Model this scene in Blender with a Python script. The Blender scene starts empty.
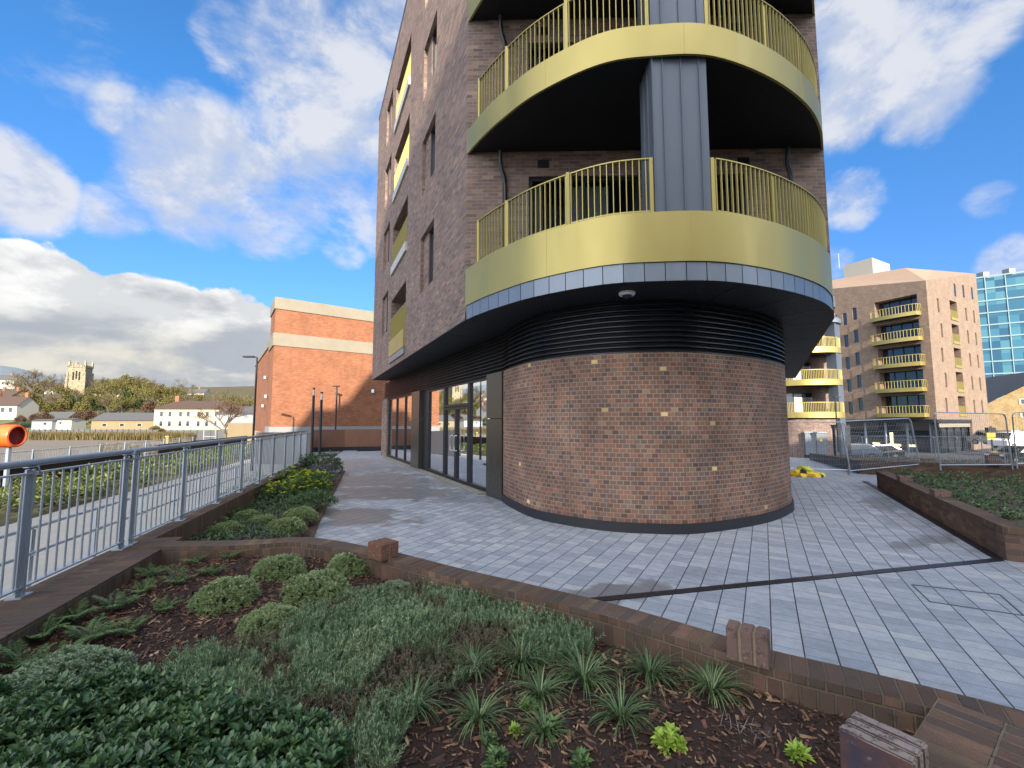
import bpy, math, random
import numpy as np
from mathutils import Vector, Matrix
R = math.radians
rnd = random.Random(11)
rng = np.random.default_rng(5)
scene = bpy.context.scene
COL = scene.collection

# ------------------------------------------------------------------ camera, sky, sun, exposure
CAM_F = 435.0; CAM_H = 1.8; PITCH = math.atan(37 / 435.0)
cam = bpy.data.cameras.new('camera'); cam_o = bpy.data.objects.new('camera', cam); COL.objects.link(cam_o)
cam_o.location = (0, 0, CAM_H); cam_o.rotation_euler = (R(90) + PITCH, 0, 0)
cam.sensor_width = 36.0; cam.lens = CAM_F / 1024 * 36; cam.clip_start = 0.05; cam.clip_end = 4000
scene.camera = cam_o
SUN_AZ = R(167); SUN_EL = R(21.5)
SUN_DIR = Vector((math.sin(SUN_AZ) * math.cos(SUN_EL), math.cos(SUN_AZ) * math.cos(SUN_EL), math.sin(SUN_EL)))
sun = bpy.data.lights.new('sun', 'SUN'); sun_o = bpy.data.objects.new('sun', sun); COL.objects.link(sun_o)
sun.energy = 4.6; sun.angle = R(0.5); sun.color = (1.0, 0.86, 0.68)
sun_o.location = (20, -60, 40)
sun_o.rotation_euler = (-SUN_DIR).to_track_quat('-Z', 'Y').to_euler()
scene.view_settings.view_transform = 'Standard'; scene.view_settings.look = 'None'
scene.view_settings.gamma = 1; scene.view_settings.exposure = 1.28
SKY = 0.15


def ray(px, py):
    u = (px - 512) / CAM_F; v = (384 - py) / CAM_F
    c, s = math.cos(PITCH), math.sin(PITCH)
    return Vector((u, c - v * s, s + v * c))


def G(px, py, z=0.0):
    """ground point seen at a pixel, on the horizontal plane at height z"""
    d = ray(px, py); t = (z - CAM_H) / d.z
    return Vector((d.x * t, d.y * t, z))


def A(px, py, dist):
    """point seen at a pixel, at the distance dist ahead"""
    d = ray(px, py); t = dist / d.y
    return Vector((d.x * t, dist, CAM_H + d.z * t))


# ------------------------------------------------------------------ node helper
class NT:
    def __init__(self, tree):
        self.t = tree; tree.nodes.clear()

    def n(self, typ, **kw):
        nd = self.t.nodes.new(typ)
        for k, v in kw.items(): setattr(nd, k, v)
        return nd

    def put(self, sock, v):
        if isinstance(v, bpy.types.NodeSocket): self.t.links.new(v, sock)
        elif isinstance(v, (tuple, list)):
            sock.default_value = tuple(v) + ((1.0,) if len(v) == 3 and len(sock.default_value) == 4 else ())
        else: sock.default_value = v

    def m(self, op, a, b=0.0, c=0.0, clamp=False):
        nd = self.n('ShaderNodeMath', operation=op, use_clamp=clamp)
        self.put(nd.inputs[0], a); self.put(nd.inputs[1], b)
        if op in ('MULTIPLY_ADD', 'COMPARE', 'WRAP', 'SMOOTH_MIN', 'SMOOTH_MAX'): self.put(nd.inputs[2], c)
        return nd.outputs[0]

    def vm(self, op, a, b=(0, 0, 0)):
        nd = self.n('ShaderNodeVectorMath', operation=op)
        self.put(nd.inputs[0], a)
        if op == 'SCALE': self.put(nd.inputs['Scale'], b)
        else: self.put(nd.inputs[1], b)
        return nd.outputs['Value'] if op in ('DOT_PRODUCT', 'LENGTH', 'DISTANCE') else nd.outputs[0]

    def mix(self, f, a, b, mode='MIX'):
        nd = self.n('ShaderNodeMix', data_type='RGBA', blend_type=mode, clamp_factor=True)
        self.put(nd.inputs[0], f); self.put(nd.inputs[6], a); self.put(nd.inputs[7], b)
        return nd.outputs[2]

    def step(self, v, a, b, lo=0.0, hi=1.0):
        nd = self.n('ShaderNodeMapRange', interpolation_type='SMOOTHSTEP')
        self.put(nd.inputs[0], v); self.put(nd.inputs[1], a); self.put(nd.inputs[2], b)
        self.put(nd.inputs[3], lo); self.put(nd.inputs[4], hi)
        return nd.outputs[0]

    def noise(self, vec, scale, detail=4, rough=0.55, lac=2.0, dist=0.0):
        nd = self.n('ShaderNodeTexNoise')
        if vec is not None: self.put(nd.inputs['Vector'], vec)
        nd.inputs['Scale'].default_value = scale; nd.inputs['Detail'].default_value = detail
        nd.inputs['Roughness'].default_value = rough; nd.inputs['Lacunarity'].default_value = lac
        nd.inputs['Distortion'].default_value = dist
        return nd.outputs[0]

    def white(self, x, y=0.0, z=0.0):
        nd = self.n('ShaderNodeTexWhiteNoise', noise_dimensions='3D')
        self.put(nd.inputs['Vector'], self.xyz(x, y, z)); return nd.outputs[0]

    def xyz(self, x, y=0.0, z=0.0):
        nd = self.n('ShaderNodeCombineXYZ')
        for i, v in enumerate((x, y, z)): self.put(nd.inputs[i], v)
        return nd.outputs[0]

    def sep(self, v):
        nd = self.n('ShaderNodeSeparateXYZ'); self.put(nd.inputs[0], v); return nd.outputs

    def ramp(self, f, stops, mode='LINEAR'):
        nd = self.n('ShaderNodeValToRGB'); cr = nd.color_ramp; cr.interpolation = mode
        while len(cr.elements) < len(stops): cr.elements.new(0.5)
        for e, (p, c) in zip(cr.elements, stops):
            e.position = p; e.color = tuple(c) + (1.0,) if len(c) == 3 else c
        self.put(nd.inputs[0], f); return nd.outputs[0]

    def bump(self, h, strength=0.5, dist=0.01):
        nd = self.n('ShaderNodeBump'); nd.inputs['Strength'].default_value = strength
        nd.inputs['Distance'].default_value = dist; self.put(nd.inputs['Height'], h); return nd.outputs[0]

    def bsdf(self, col, rough=0.6, metal=0.0, spec=0.5, normal=None):
        b = self.n('ShaderNodeBsdfPrincipled')
        self.put(b.inputs['Base Color'], col); self.put(b.inputs['Roughness'], rough)
        self.put(b.inputs['Metallic'], metal); self.put(b.inputs['Specular IOR Level'], spec)
        if normal is not None: self.put(b.inputs['Normal'], normal)
        return b

    def out(self, sh):
        o = self.n('ShaderNodeOutputMaterial'); self.t.links.new(sh, o.inputs[0])

    def pos(self): return self.n('ShaderNodeNewGeometry').outputs['Position']
    def obj(self): return self.n('ShaderNodeTexCoord').outputs['Object']
    def uv(self): return self.n('ShaderNodeTexCoord').outputs['UV']
    def island(self): return self.n('ShaderNodeNewGeometry').outputs['Random Per Island']


def newmat(name):
    m = bpy.data.materials.new(name); m.use_nodes = True
    return m, NT(m.node_tree)


# ------------------------------------------------------------------ world: Nishita sky with clouds
def make_world():
    w = bpy.data.worlds.new('World'); scene.world = w; w.use_nodes = True
    k = NT(w.node_tree)
    sky = k.n('ShaderNodeTexSky', sky_type='NISHITA', sun_disc=False)
    sky.sun_elevation = SUN_EL; sky.sun_rotation = SUN_AZ; sky.air_density = 1.0; sky.dust_density = 0.25; sky.ozone_density = 3.0
    d = k.vm('NORMALIZE', k.n('ShaderNodeTexCoord').outputs['Generated'])
    warp = k.noise(d, 3.0, 3)
    sd = k.vm('MULTIPLY', d, (1, 1, 1.5))
    f1 = k.noise(sd, 5.5, 9, 0.58, 2.1, 0.25)
    f2 = k.noise(k.vm('ADD', sd, (0.02, -0.06, 0.07)), 5.5, 9, 0.58, 2.1, 0.25)
    blobs = [(215, 180, 95, .62), (270, 200, 85, .62), (330, 150, 95, .60), (300, 60, 85, .60), (345, 25, 95, .62),
             (370, 200, 60, .58), (232, 35, 48, .55), (120, 112, 45, .42), (10, 180, 75, .6), (340, 246, 32, .5),
             (120, 212, 45, .45), (400, 90, 120, .5), (60, 60, 90, .33),
             (885, 70, 90, .60), (930, 100, 70, .6), (960, 25, 80, .58), (845, 110, 60, .58), (930, 128, 36, .5),
             (850, 200, 46, .5), (990, 5, 70, .55), (850, 20, 70, .58), (990, 200, 40, .36), (1010, 262, 50, .45), (835, 265, 30, .4)]
    bank = [(-30, 330, 120, 1), (40, 315, 85, 1), (110, 335, 70, 1), (60, 285, 42, .8), (20, 268, 40, .8), (170, 345, 75, 1), (235, 345, 66, 1), (300, 360, 70, 1),
            (130, 300, 34, .7), (240, 310, 32, .75), (-60, 280, 90, 1), (-200, 330, 160, 1), (-500, 330, 200, 1), (100, 385, 60, 1), (360, 390, 60, .9), (190, 308, 28, .6)]
    def mask(lst):
        acc = None
        for (px, py, r, wgt) in lst:
            c = ray(px, py).normalized(); c2 = ray(px + r, py).normalized()
            a = c.angle(c2)
            dt = k.vm('DOT_PRODUCT', d, tuple(c))
            v = k.step(dt, math.cos(a * 1.25), math.cos(a * 0.25), 0.0, wgt)
            acc = v if acc is None else k.m('MAXIMUM', acc, v)
        return acc
    mb = mask(blobs); mk = mask(bank)
    # unseen clouds added behind the viewer as fill light, unbounded
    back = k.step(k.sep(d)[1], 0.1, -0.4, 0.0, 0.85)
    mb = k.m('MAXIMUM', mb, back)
    den1 = k.step(k.m('ADD', mb, k.m('MULTIPLY', k.m('SUBTRACT', f1, 0.5), 1.15)), 0.29, 0.68)
    den1 = k.m('MULTIPLY', den1, 0.93)
    denb = k.step(k.m('ADD', mk, k.m('MULTIPLY', k.m('SUBTRACT', f1, 0.5), 1.5)), 0.36, 0.50)
    lit = k.step(k.m('SUBTRACT', f1, f2), -0.07, 0.10)
    # thin cloud colour and heavy bank colour (radiance before strength)
    c1 = k.mix(lit, (1.6, 1.78, 2.2), (2.2, 2.25, 2.4))
    c1 = k.mix(k.step(k.sep(d)[1], 0.15, -0.35), c1, (8.6, 8.7, 9.1))      # unseen clouds behind the viewer, made far brighter to lift the shaded areas
    f3 = k.noise(k.vm('MULTIPLY', d, (1, 1, 3.0)), 4.2, 6, 0.55)
    zz = k.sep(d)[2]
    belly = k.step(k.m('ADD', zz, k.m('MULTIPLY', k.m('SUBTRACT', f3, 0.5), 0.55)), 0.10, 0.235)
    cb = k.mix(belly, (1.35, 1.45, 1.60), (2.75, 2.75, 2.72))
    cb = k.mix(k.m('MULTIPLY', k.step(zz, 0.20, 0.10), k.step(f3, .40, .56)), cb, (2.3, 2.2, 1.95))
    cb = k.mix(k.m('MULTIPLY', k.m('SUBTRACT', 1.0, lit), 0.45), cb, (1.15, 1.28, 1.45))
    tint = k.mix(1.0, sky.outputs[0], k.mix(k.step(k.sep(d)[2], .15, .6), (0.28, 0.42, 0.62), (0.27, 0.56, 0.76)), 'MULTIPLY')
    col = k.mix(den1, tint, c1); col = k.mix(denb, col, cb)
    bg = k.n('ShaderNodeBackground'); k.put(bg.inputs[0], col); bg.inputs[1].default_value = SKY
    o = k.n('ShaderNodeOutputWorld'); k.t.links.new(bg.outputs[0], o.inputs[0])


make_world()

# ------------------------------------------------------------------ mesh building helpers
class MB:
    def __init__(self):
        self.v = []; self.f = []; self.uv = []; self.sm = []

    def face(self, pts, uv=None, smooth=False):
        i = len(self.v); pts = [Vector(p) for p in pts]
        self.v += pts; self.f.append(tuple(range(i, i + len(pts)))); self.sm.append(smooth)
        if uv is None:
            n = (pts[1] - pts[0]).cross(pts[2] - pts[0])
            if n.length < 1e-12: n = Vector((0, 0, 1))
            n.normalize()
            if abs(n.z) > 0.75: uv = [(p.x, p.y) for p in pts]
            else:
                t = Vector((-n.y, n.x, 0)).normalized()
                uv = [(p.dot(t), p.z) for p in pts]
        self.uv += list(uv)
        return self

    def box(self, c, s, rz=0.0, M=None):
        """box centred at c with full sizes s, turned about z"""
        hx, hy, hz = s[0] / 2, s[1] / 2, s[2] / 2
        if M is None: M = Matrix.Translation(Vector(c)) @ Matrix.Rotation(rz, 4, 'Z')
        P = [M @ Vector((x, y, z)) for z in (-hz, hz) for (x, y) in ((-hx, -hy), (hx, -hy), (hx, hy), (-hx, hy))]
        for q in ((3, 2, 1, 0), (4, 5, 6, 7), (0, 1, 5, 4), (1, 2, 6, 5), (2, 3, 7, 6), (3, 0, 4, 7)):
            self.face([P[i] for i in q])
        return self

    def bar(self, a, b, w, h=None, up=(0, 0, 1)):
        """box bar from a to b; w across, h along up"""
        a, b = Vector(a), Vector(b); h = h or w
        d = (b - a); L = d.length; d.normalize(); up = Vector(up)
        x = d.cross(up)
        if x.length < 1e-4: x = d.cross(Vector((1, 0, 0)))
        x.normalize(); z = x.cross(d)
        M = Matrix((x, d, z)).transposed().to_4x4(); M.translation = (a + b) / 2
        return self.box(None, (w, L, h), M=M)

    def tube(self, pts, r, n=8, cap=True, r2=None):
        pts = [Vector(p) for p in pts]; rings = []
        for i, p in enumerate(pts):
            d = (pts[min(i + 1, len(pts) - 1)] - pts[max(i - 1, 0)]).normalized()
            x = d.cross(Vector((0, 0, 1)))
            if x.length < 1e-3: x = d.cross(Vector((0, 1, 0)))
            x.normalize(); y = x.cross(d)
            rr = r if r2 is None else r + (r2 - r) * i / (len(pts) - 1)
            rings.append([p + (x * math.cos(a) + y * math.sin(a)) * rr for a in [2 * math.pi * j / n for j in range(n)]])
        for A_, B_ in zip(rings[:-1], rings[1:]):
            for j in range(n):
                self.face([A_[j], A_[(j + 1) % n], B_[(j + 1) % n], B_[j]], smooth=n > 5)
        if cap: self.face(rings[0][::-1]); self.face(rings[-1])
        return self

    def prism(self, poly, z0, z1, top=True, bottom=True):
        """vertical prism over a ccw polygon [(x, y)...]"""
        n = len(poly)
        for i in range(n):
            a, b = poly[i], poly[(i + 1) % n]
            self.face([(a[0], a[1], z0), (b[0], b[1], z0), (b[0], b[1], z1), (a[0], a[1], z1)])
        if top: self.face([(p[0], p[1], z1) for p in poly])
        if bottom: self.face([(p[0], p[1], z0) for p in reversed(poly)])
        return self

    def strip(self, line, z0, z1, smooth=True, u0=0.0):
        """vertical sheet along an open plan line, uv in metres"""
        u = u0
        for a, b in zip(line[:-1], line[1:]):
            L = math.dist(a[:2], b[:2])
            self.face([(a[0], a[1], z0), (b[0], b[1], z0), (b[0], b[1], z1), (a[0], a[1], z1)],
                      [(u, z0), (u + L, z0), (u + L, z1), (u, z1)], smooth)
            u += L
        return self

    def band(self, line, off, z0, z1, smooth=True):
        """solid band along an open plan line: outer face on the line, thickness off to its left"""
        inn = offset(line, off)
        self.strip(line, z0, z1, smooth); self.strip(inn[::-1], z0, z1, smooth)
        u = 0
        for i in range(len(line) - 1):
            a, b, c, d = line[i], line[i + 1], inn[i + 1], inn[i]
            L = math.dist(a[:2], b[:2]); w = abs(off)
            self.face([(a[0], a[1], z1), (b[0], b[1], z1), (c[0], c[1], z1), (d[0], d[1], z1)], [(u, 0), (u + L, 0), (u + L, w), (u, w)])
            self.face([(d[0], d[1], z0), (c[0], c[1], z0), (b[0], b[1], z0), (a[0], a[1], z0)], [(u, 0), (u + L, 0), (u + L, w), (u, w)])
            u += L
        for i in (0, -1):
            a, d = line[i], inn[i]
            q = [(a[0], a[1], z0), (a[0], a[1], z1), (d[0], d[1], z1), (d[0], d[1], z0)]
            self.face(q if i == 0 else q[::-1])
        return self

    def merge_arrays(self, V, F):
        """numpy verts (n,3) and quads (m,4)"""
        i = len(self.v)
        self.v += [Vector(p) for p in V]; self.f += [tuple(int(a) + i for a in q) for q in F]
        self.sm += [False] * len(F); self.uv += [(0, 0)] * (sum(len(q) for q in F))
        return self


def offset(line, off):
    out = []
    n = len(line)
    for i, p in enumerate(line):
        a = Vector(line[max(i - 1, 0)][:2]); b = Vector(line[min(i + 1, n - 1)][:2]); p2 = Vector(p[:2])
        d1 = (p2 - a); d2 = (b - p2)
        if d1.length < 1e-9: d1 = d2
        if d2.length < 1e-9: d2 = d1
        n1 = Vector((-d1.y, d1.x)).normalized(); n2 = Vector((-d2.y, d2.x)).normalized()
        nn = (n1 + n2); nn.normalize(); c = max(0.4, nn.dot(n1))
        q = p2 + nn * off / c
        out.append((q.x, q.y))
    return out


def smooth_line(pts, per=6):
    """Catmull-Rom through plan points"""
    P = [Vector(p) for p in pts]; out = []
    for i in range(len(P) - 1):
        p0 = P[max(i - 1, 0)]; p1 = P[i]; p2 = P[i + 1]; p3 = P[min(i + 2, len(P) - 1)]
        for j in range(per):
            t = j / per
            q = 0.5 * ((2 * p1) + (-p0 + p2) * t + (2 * p0 - 5 * p1 + 4 * p2 - p3) * t * t + (-p0 + 3 * p1 - 3 * p2 + p3) * t ** 3)
            out.append(tuple(q))
    out.append(tuple(P[-1])); return out


ORG = {}


def wpos(o):
    return ORG.get(o.name, Vector((0, 0, 0)))


def thing(name, label, cat, loc=(0, 0, 0), group=None):
    o = bpy.data.objects.new(name, None); COL.objects.link(o); o.location = loc
    o.empty_display_size = 0.1
    o['label'] = label; o['category'] = cat
    if group: o['group'] = group
    ORG[o.name] = Vector(loc); return o


def obj(name, mb, mat, parent=None, weld=True):
    """link a mesh given in world coordinates as ONE object"""
    org = wpos(parent) if parent is not None else Vector((0, 0, 0))
    me = bpy.data.meshes.new(name)
    if isinstance(mb, tuple):
        V, F = mb[0], mb[1]
        V = np.asarray(V, float) - np.array(org)
        me.from_pydata([tuple(v) for v in V], [], [tuple(int(i) for i in q) for q in F])
        if len(mb) > 2 and mb[2]: me.polygons.foreach_set('use_smooth', [True] * len(me.polygons))
    else:
        me.from_pydata([tuple(v - org) for v in mb.v], [], mb.f)
        ul = me.uv_layers.new(name='UVMap')
        ul.data.foreach_set('uv', [c for p in mb.uv for c in p])
        me.polygons.foreach_set('use_smooth', mb.sm)
        if weld and any(mb.sm):
            import bmesh
            bm = bmesh.new(); bm.from_mesh(me)
            bmesh.ops.remove_doubles(bm, verts=[v for v in bm.verts], dist=1e-5)
            bm.to_mesh(me); bm.free()
            me.set_sharp_from_angle(angle=R(35))
    me.materials.append(mat); me.update()
    o = bpy.data.objects.new(name, me); COL.objects.link(o)
    if parent is not None: o.parent = parent; ORG[o.name] = org
    return o


def tag(o, label, cat, group=None):
    o['label'] = label; o['category'] = cat
    if group: o['group'] = group
    return o


def struct(o): o['kind'] = 'structure'; return o


def stuff(o, label, cat):
    o['kind'] = 'stuff'; o['label'] = label; o['category'] = cat; return o


def dup(src, loc, rz=0.0, sc=1.0, label=None, group=None):
    c = src.copy(); COL.objects.link(c); c.location = loc; c.rotation_euler = (0, 0, rz); c.scale = (sc,) * 3 if not isinstance(sc, tuple) else sc
    if label: c['label'] = label
    if group: c['group'] = group
    for ch in list(src.children):
        d = ch.copy(); COL.objects.link(d); d.parent = c
        for g in list(ch.children):
            e = g.copy(); COL.objects.link(e); e.parent = d
    return c
# ------------------------------------------------------------------ materials
def simple(name, col, rough=0.6, metal=0.0, spec=0.5, var=0.12, vs=3.0, bump=0.0, bs=60.0):
    m, k = newmat(name)
    p = k.obj()
    f = k.noise(p, vs, 5, 0.6)
    c = k.mix(f, tuple(x * (1 - var) for x in col), tuple(min(1, x * (1 + var)) for x in col))
    f2 = k.noise(p, vs * 9, 3, 0.6)
    r = k.step(f2, 0.3, 0.7, rough * 0.85, min(1, rough * 1.15))
    nrm = k.bump(k.noise(p, bs, 4), bump, 0.004) if bump else None
    k.out(k.bsdf(c, r, metal, spec, nrm).outputs[0]); return m


def brick(name, bw, rh, mort, pal, mcol, rough=0.85, var=0.25, bump=0.5, patch=0.18, edge=0.0, rnd_rows=False, speck=0.5, streak=0.0, dirt=0.0):
    """running-bond brick on the uv map (metres); pal = [(position, colour)...] picked at random per brick"""
    m, k = newmat(name)
    s = k.sep(k.uv()); u, v = s[0], s[1]
    wob = k.m('MULTIPLY', k.m('SUBTRACT', k.noise(k.uv(), 9.0, 2), 0.5), 0.006)
    vv = k.m('ADD', v, wob)
    row = k.m('FLOOR', k.m('DIVIDE', vv, rh))
    sh = k.white(row, 3.0) if rnd_rows else k.m('MULTIPLY', k.m('MODULO', k.m('ABSOLUTE', row), 2.0), 0.5)
    c = k.m('ADD', k.m('DIVIDE', u, bw), sh)
    col = k.m('FLOOR', c)
    fx = k.m('FRACT', c); fy = k.m('FRACT', k.m('DIVIDE', vv, rh))
    ex = k.m('MULTIPLY', k.m('MINIMUM', fx, k.m('SUBTRACT', 1.0, fx)), bw)
    ey = k.m('MULTIPLY', k.m('MINIMUM', fy, k.m('SUBTRACT', 1.0, fy)), rh)
    e = k.m('ADD', k.m('MINIMUM', ex, ey), k.m('MULTIPLY', k.m('SUBTRACT', k.noise(k.uv(), 70.0, 2), 0.5), mort * 0.5))
    isb = k.step(e, mort * 0.40, mort * 0.70)
    r = k.white(row, col, 1.7)
    bc = k.ramp(r, pal, 'CONSTANT')
    tone = k.m('MULTIPLY_ADD', k.white(col, row, 5.1), 2 * var, 1 - var)
    bc = k.mix(1.0, bc, k.xyz(tone, tone, tone), 'MULTIPLY')
    sp = k.step(k.noise(k.uv(), 130.0, 3, 0.7), 0.35, 0.7, 1 - 0.35 * speck, 1 + 0.3 * speck)
    bc = k.mix(1.0, bc, k.xyz(sp, sp, sp), 'MULTIPLY')
    mt = k.mix(k.noise(k.uv(), 5.0, 4), tuple(x * 0.7 for x in mcol), mcol)
    cc = k.mix(isb, mt, bc)
    pt = k.step(k.noise(k.uv(), 0.9, 5, 0.6), 0.3, 0.7, 1 - patch, 1 + patch)
    if streak:
        st = k.step(k.noise(k.vm('MULTIPLY', k.uv(), (2.2, 0.25, 1)), 1.0, 5, 0.65), 0.5, 0.75, 1.0, 1 - streak)
        pt = k.m('MULTIPLY', pt, st)
    cc = k.mix(1.0, cc, k.xyz(pt, pt, pt), 'MULTIPLY')
    if dirt:
        dn = k.step(k.noise(k.pos(), 3.2, 8, .7, 2.2, .4), .38, .62, 0.0, dirt)
        cc = k.mix(dn, cc, (.082, .064, .046))
        ds = k.step(k.noise(k.pos(), 14.0, 6, .7), .58, .68, 0.0, dirt * .9)
        cc = k.mix(ds, cc, (.045, .034, .027))
    hgt = k.m('ADD', k.m('MULTIPLY', isb, 1.0), k.m('MULTIPLY', k.noise(k.uv(), 90.0, 3), 0.25))
    k.out(k.bsdf(cc, rough, 0, 0.35, k.bump(hgt, bump, 0.006)).outputs[0]); return m


MULTI = [(0, (0.216, 0.107, 0.076)), (.2, (0.168, 0.098, 0.078)), (.38, (0.246, 0.119, 0.080)), (.5, (0.144, 0.098, 0.086)), (.62, (0.206, 0.123, 0.093)),
         (.78, (0.266, 0.128, 0.084)), (.88, (0.180, 0.121, 0.095)), (.965, (0.118, 0.082, 0.076)), (.98, (0.264, 0.188, 0.119)), (.9945, (0.660, 0.479, 0.216))]
B_DRUM = brick('brick_headers', .1125, .075, .0105, MULTI, (.36, .29, .21), var=.2, patch=.26, bump=.8, speck=.9, streak=.22)
FAC = [(0, (.21, .145, .118)), (.3, (.17, .118, .102)), (.55, (.23, .155, .125)), (.75, (.15, .112, .102)), (.92, (.26, .18, .14))]
B_FAC = brick('brick_brown', .225, .075, .010, FAC, (.27, .235, .21), var=.22, patch=.12, bump=.5)
B_RIGHT = brick('brick_buff_brown', .225, .075, .010, [(0, (0.203, 0.149, 0.111)), (.4, (0.180, 0.129, 0.098)), (.7, (0.225, 0.160, 0.119))], (0.225, 0.187, 0.151), var=.15, patch=.1, bump=.2)
B_RED = brick('brick_orange', .225, .075, .010, [(0, (0.260, 0.104, 0.054)), (.4, (0.236, 0.092, 0.048)), (.7, (0.278, 0.114, 0.060))], (0.225, 0.135, 0.089), var=.12, patch=.12, bump=.3, streak=.12)
B_WARE = brick('brick_yellow_stock', .225, .075, .012, [(0, (0.252, 0.180, 0.084)), (.4, (0.216, 0.150, 0.072)), (.7, (0.288, 0.204, 0.102))], (0.240, 0.192, 0.120), var=.2)
B_STONE = brick('stone_courses', .55, .3, .02, [(0, (0.252, 0.210, 0.138)), (.4, (0.204, 0.174, 0.120)), (.7, (0.300, 0.252, 0.168))], (0.168, 0.144, 0.102), var=.2, patch=.3)
WALLP = [(0, (.105, .058, .042)), (.25, (.125, .068, .045)), (.5, (.09, .056, .043)), (.68, (.145, .08, .05)), (.85, (.08, .056, .048)), (.95, (.16, .105, .06))]
B_WALL = brick('brick_garden_wall', .075, .2155, .010, WALLP, (.165, .13, .085), var=.22, patch=.3, bump=1.0, streak=.3, dirt=.7)
B_WALL2 = brick('brick_garden_wall_courses', .225, .075, .010, [(0, (.14, .08, .06)), (.4, (.10, .065, .055)), (.7, (.17, .095, .065))], (.16, .12, .09), var=.25, patch=.3, dirt=.5)


def make_paving():
    m, k = newmat('paving_setts')
    P = k.pos()
    ca, sa = math.cos(R(30)), math.sin(R(30))
    acr = k.m('ADD', k.vm('DOT_PRODUCT', P, (ca, -sa, 0)), 50.06); alo = k.vm('DOT_PRODUCT', P, (sa, ca, 0))
    W = .2185
    c = k.m('DIVIDE', acr, W); row = k.m('FLOOR', c); fx = k.m('FRACT', c)
    L = k.m('MULTIPLY_ADD', k.m('GREATER_THAN', k.white(row, 9.0), 0.0), 0.30, 0.0)
    t = k.m('ADD', k.m('DIVIDE', k.m('ADD', alo, 60.0), .335), k.white(row, 2.0))
    cell = k.m('FLOOR', t); fy = k.m('FRACT', t)
    w = k.white(row, cell, 4.0)
    cut = k.m('MULTIPLY_ADD', k.m('GREATER_THAN', w, 0.5), 0.17, 0.415)   # each pair of setts splits at one of two lengths
    sec = k.m('GREATER_THAN', fy, cut)
    d1 = k.m('MINIMUM', k.m('MINIMUM', fy, k.m('SUBTRACT', 1.0, fy)), k.m('ABSOLUTE', k.m('SUBTRACT', fy, cut)))
    d1 = k.m('MULTIPLY', d1, .335)
    d0 = k.m('MULTIPLY', k.m('MINIMUM', fx, k.m('SUBTRACT', 1.0, fx)), W)
    tone = k.white(row, k.m('MULTIPLY_ADD', sec, 0.37, cell), 7.0)
    base = k.ramp(tone, [(0, (.265, .29, .32)), (.18, (.31, .335, .365)), (.4, (.345, .365, .39)), (.62, (.29, .32, .35)), (.8, (.365, .385, .405)), (.95, (.40, .41, .41))], 'CONSTANT')
    sp = k.step(k.noise(P, 120.0, 4, 0.85), .3, .7, .72, 1.25)
    mot = k.step(k.noise(P, 11.0, 4, .6), .3, .7, .9, 1.08)
    sp = k.m('MULTIPLY', sp, mot)
    base = k.mix(1.0, base, k.xyz(sp, sp, sp), 'MULTIPLY')
    # damp and dirty patches at real places on the ground
    def spot(x, y, rx, ry, turn=0.0):
        q = k.vm('SUBTRACT', P, (x, y, 0)); a, b = math.cos(turn), math.sin(turn)
        px = k.m('DIVIDE', k.vm('DOT_PRODUCT', q, (a, b, 0)), rx); py = k.m('DIVIDE', k.vm('DOT_PRODUCT', q, (-b, a, 0)), ry)
        return k.m('SQRT', k.m('ADD', k.m('MULTIPLY', px, px), k.m('MULTIPLY', py, py)))
    nz = k.noise(P, 1.6, 6, .65, 2.0, .6)
    jit = k.m('MULTIPLY', k.m('SUBTRACT', tone, .5), .3)
    damp = None
    for (px, py, rx, ry, tu, amt) in [(622, 592, .55, .16, .3, .75), (690, 575, .3, .10, .2, .2), (880, 503, .75, .22, 1.0, .75), (935, 540, .8, .14, .4, .75), (870, 485, 1.2, .5, .9, .35), (905, 520, .7, .2, .9, .3),
                                      (400, 492, 1.7, .8, -.2, .8), (352, 516, .9, .5, -.4, .8), (430, 482, 1.6, 1.0, 0, .7), (370, 480, 1.6, 1.4, .2, .7),
                                      (360, 465, 2.4, 2.6, 0, .5), (460, 500, .8, .3, 0, .5)]:
        g = G(px, py, 0)
        v = k.step(k.m('ADD', k.m('ADD', spot(g.x, g.y, rx * 1.5, ry * 1.5, tu), jit), k.m('MULTIPLY', k.m('SUBTRACT', nz, .5), 2.6)), 1.05, .62, 0.0, amt)
        damp = v if damp is None else k.m('MAXIMUM', damp, v)
    grime = k.m('MULTIPLY', k.step(nz, .56, .72), .16)
    damp = k.m('MAXIMUM', damp, grime)
    base = k.mix(damp, base, (.135, .13, .12))
    jl = k.step(d0, .0035, .0065); jc = k.step(d1, .0014, .0045)
    base = k.mix(k.m('MULTIPLY', k.m('SUBTRACT', 1.0, jc), .8), base, (.10, .105, .11))
    base = k.mix(jl, (.03, .03, .032), base)
    h = k.m('ADD', k.m('MULTIPLY', k.m('MINIMUM', jl, jc), 1.0), k.m('MULTIPLY', k.noise(P, 150, 3), .25))
    rough = k.m('SUBTRACT', k.m('MULTIPLY_ADD', tone, .12, .58), k.m('MULTIPLY', damp, .22))
    k.out(k.bsdf(base, rough, 0, .45, k.bump(h, .55, .004)).outputs[0]); return m


PAVING = make_paving()


def metal(name, col, rough=.35, met=.8, var=.08, vert=0.0):
    m, k = newmat(name)
    p = k.obj()
    f = k.noise(k.vm('MULTIPLY', p, (1, 1, .3)), 1.6, 5, .6); f2 = k.noise(p, 38.0, 3)
    c = k.mix(f, tuple(x * (1 - var) for x in col), tuple(x * (1 + var) for x in col))
    r = k.m('ADD', k.step(f, .3, .7, rough * .85, rough * 1.15), k.m('MULTIPLY', k.m('SUBTRACT', f2, .5), .06))
    k.out(k.bsdf(c, r, met, .5).outputs[0]); return m


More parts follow.
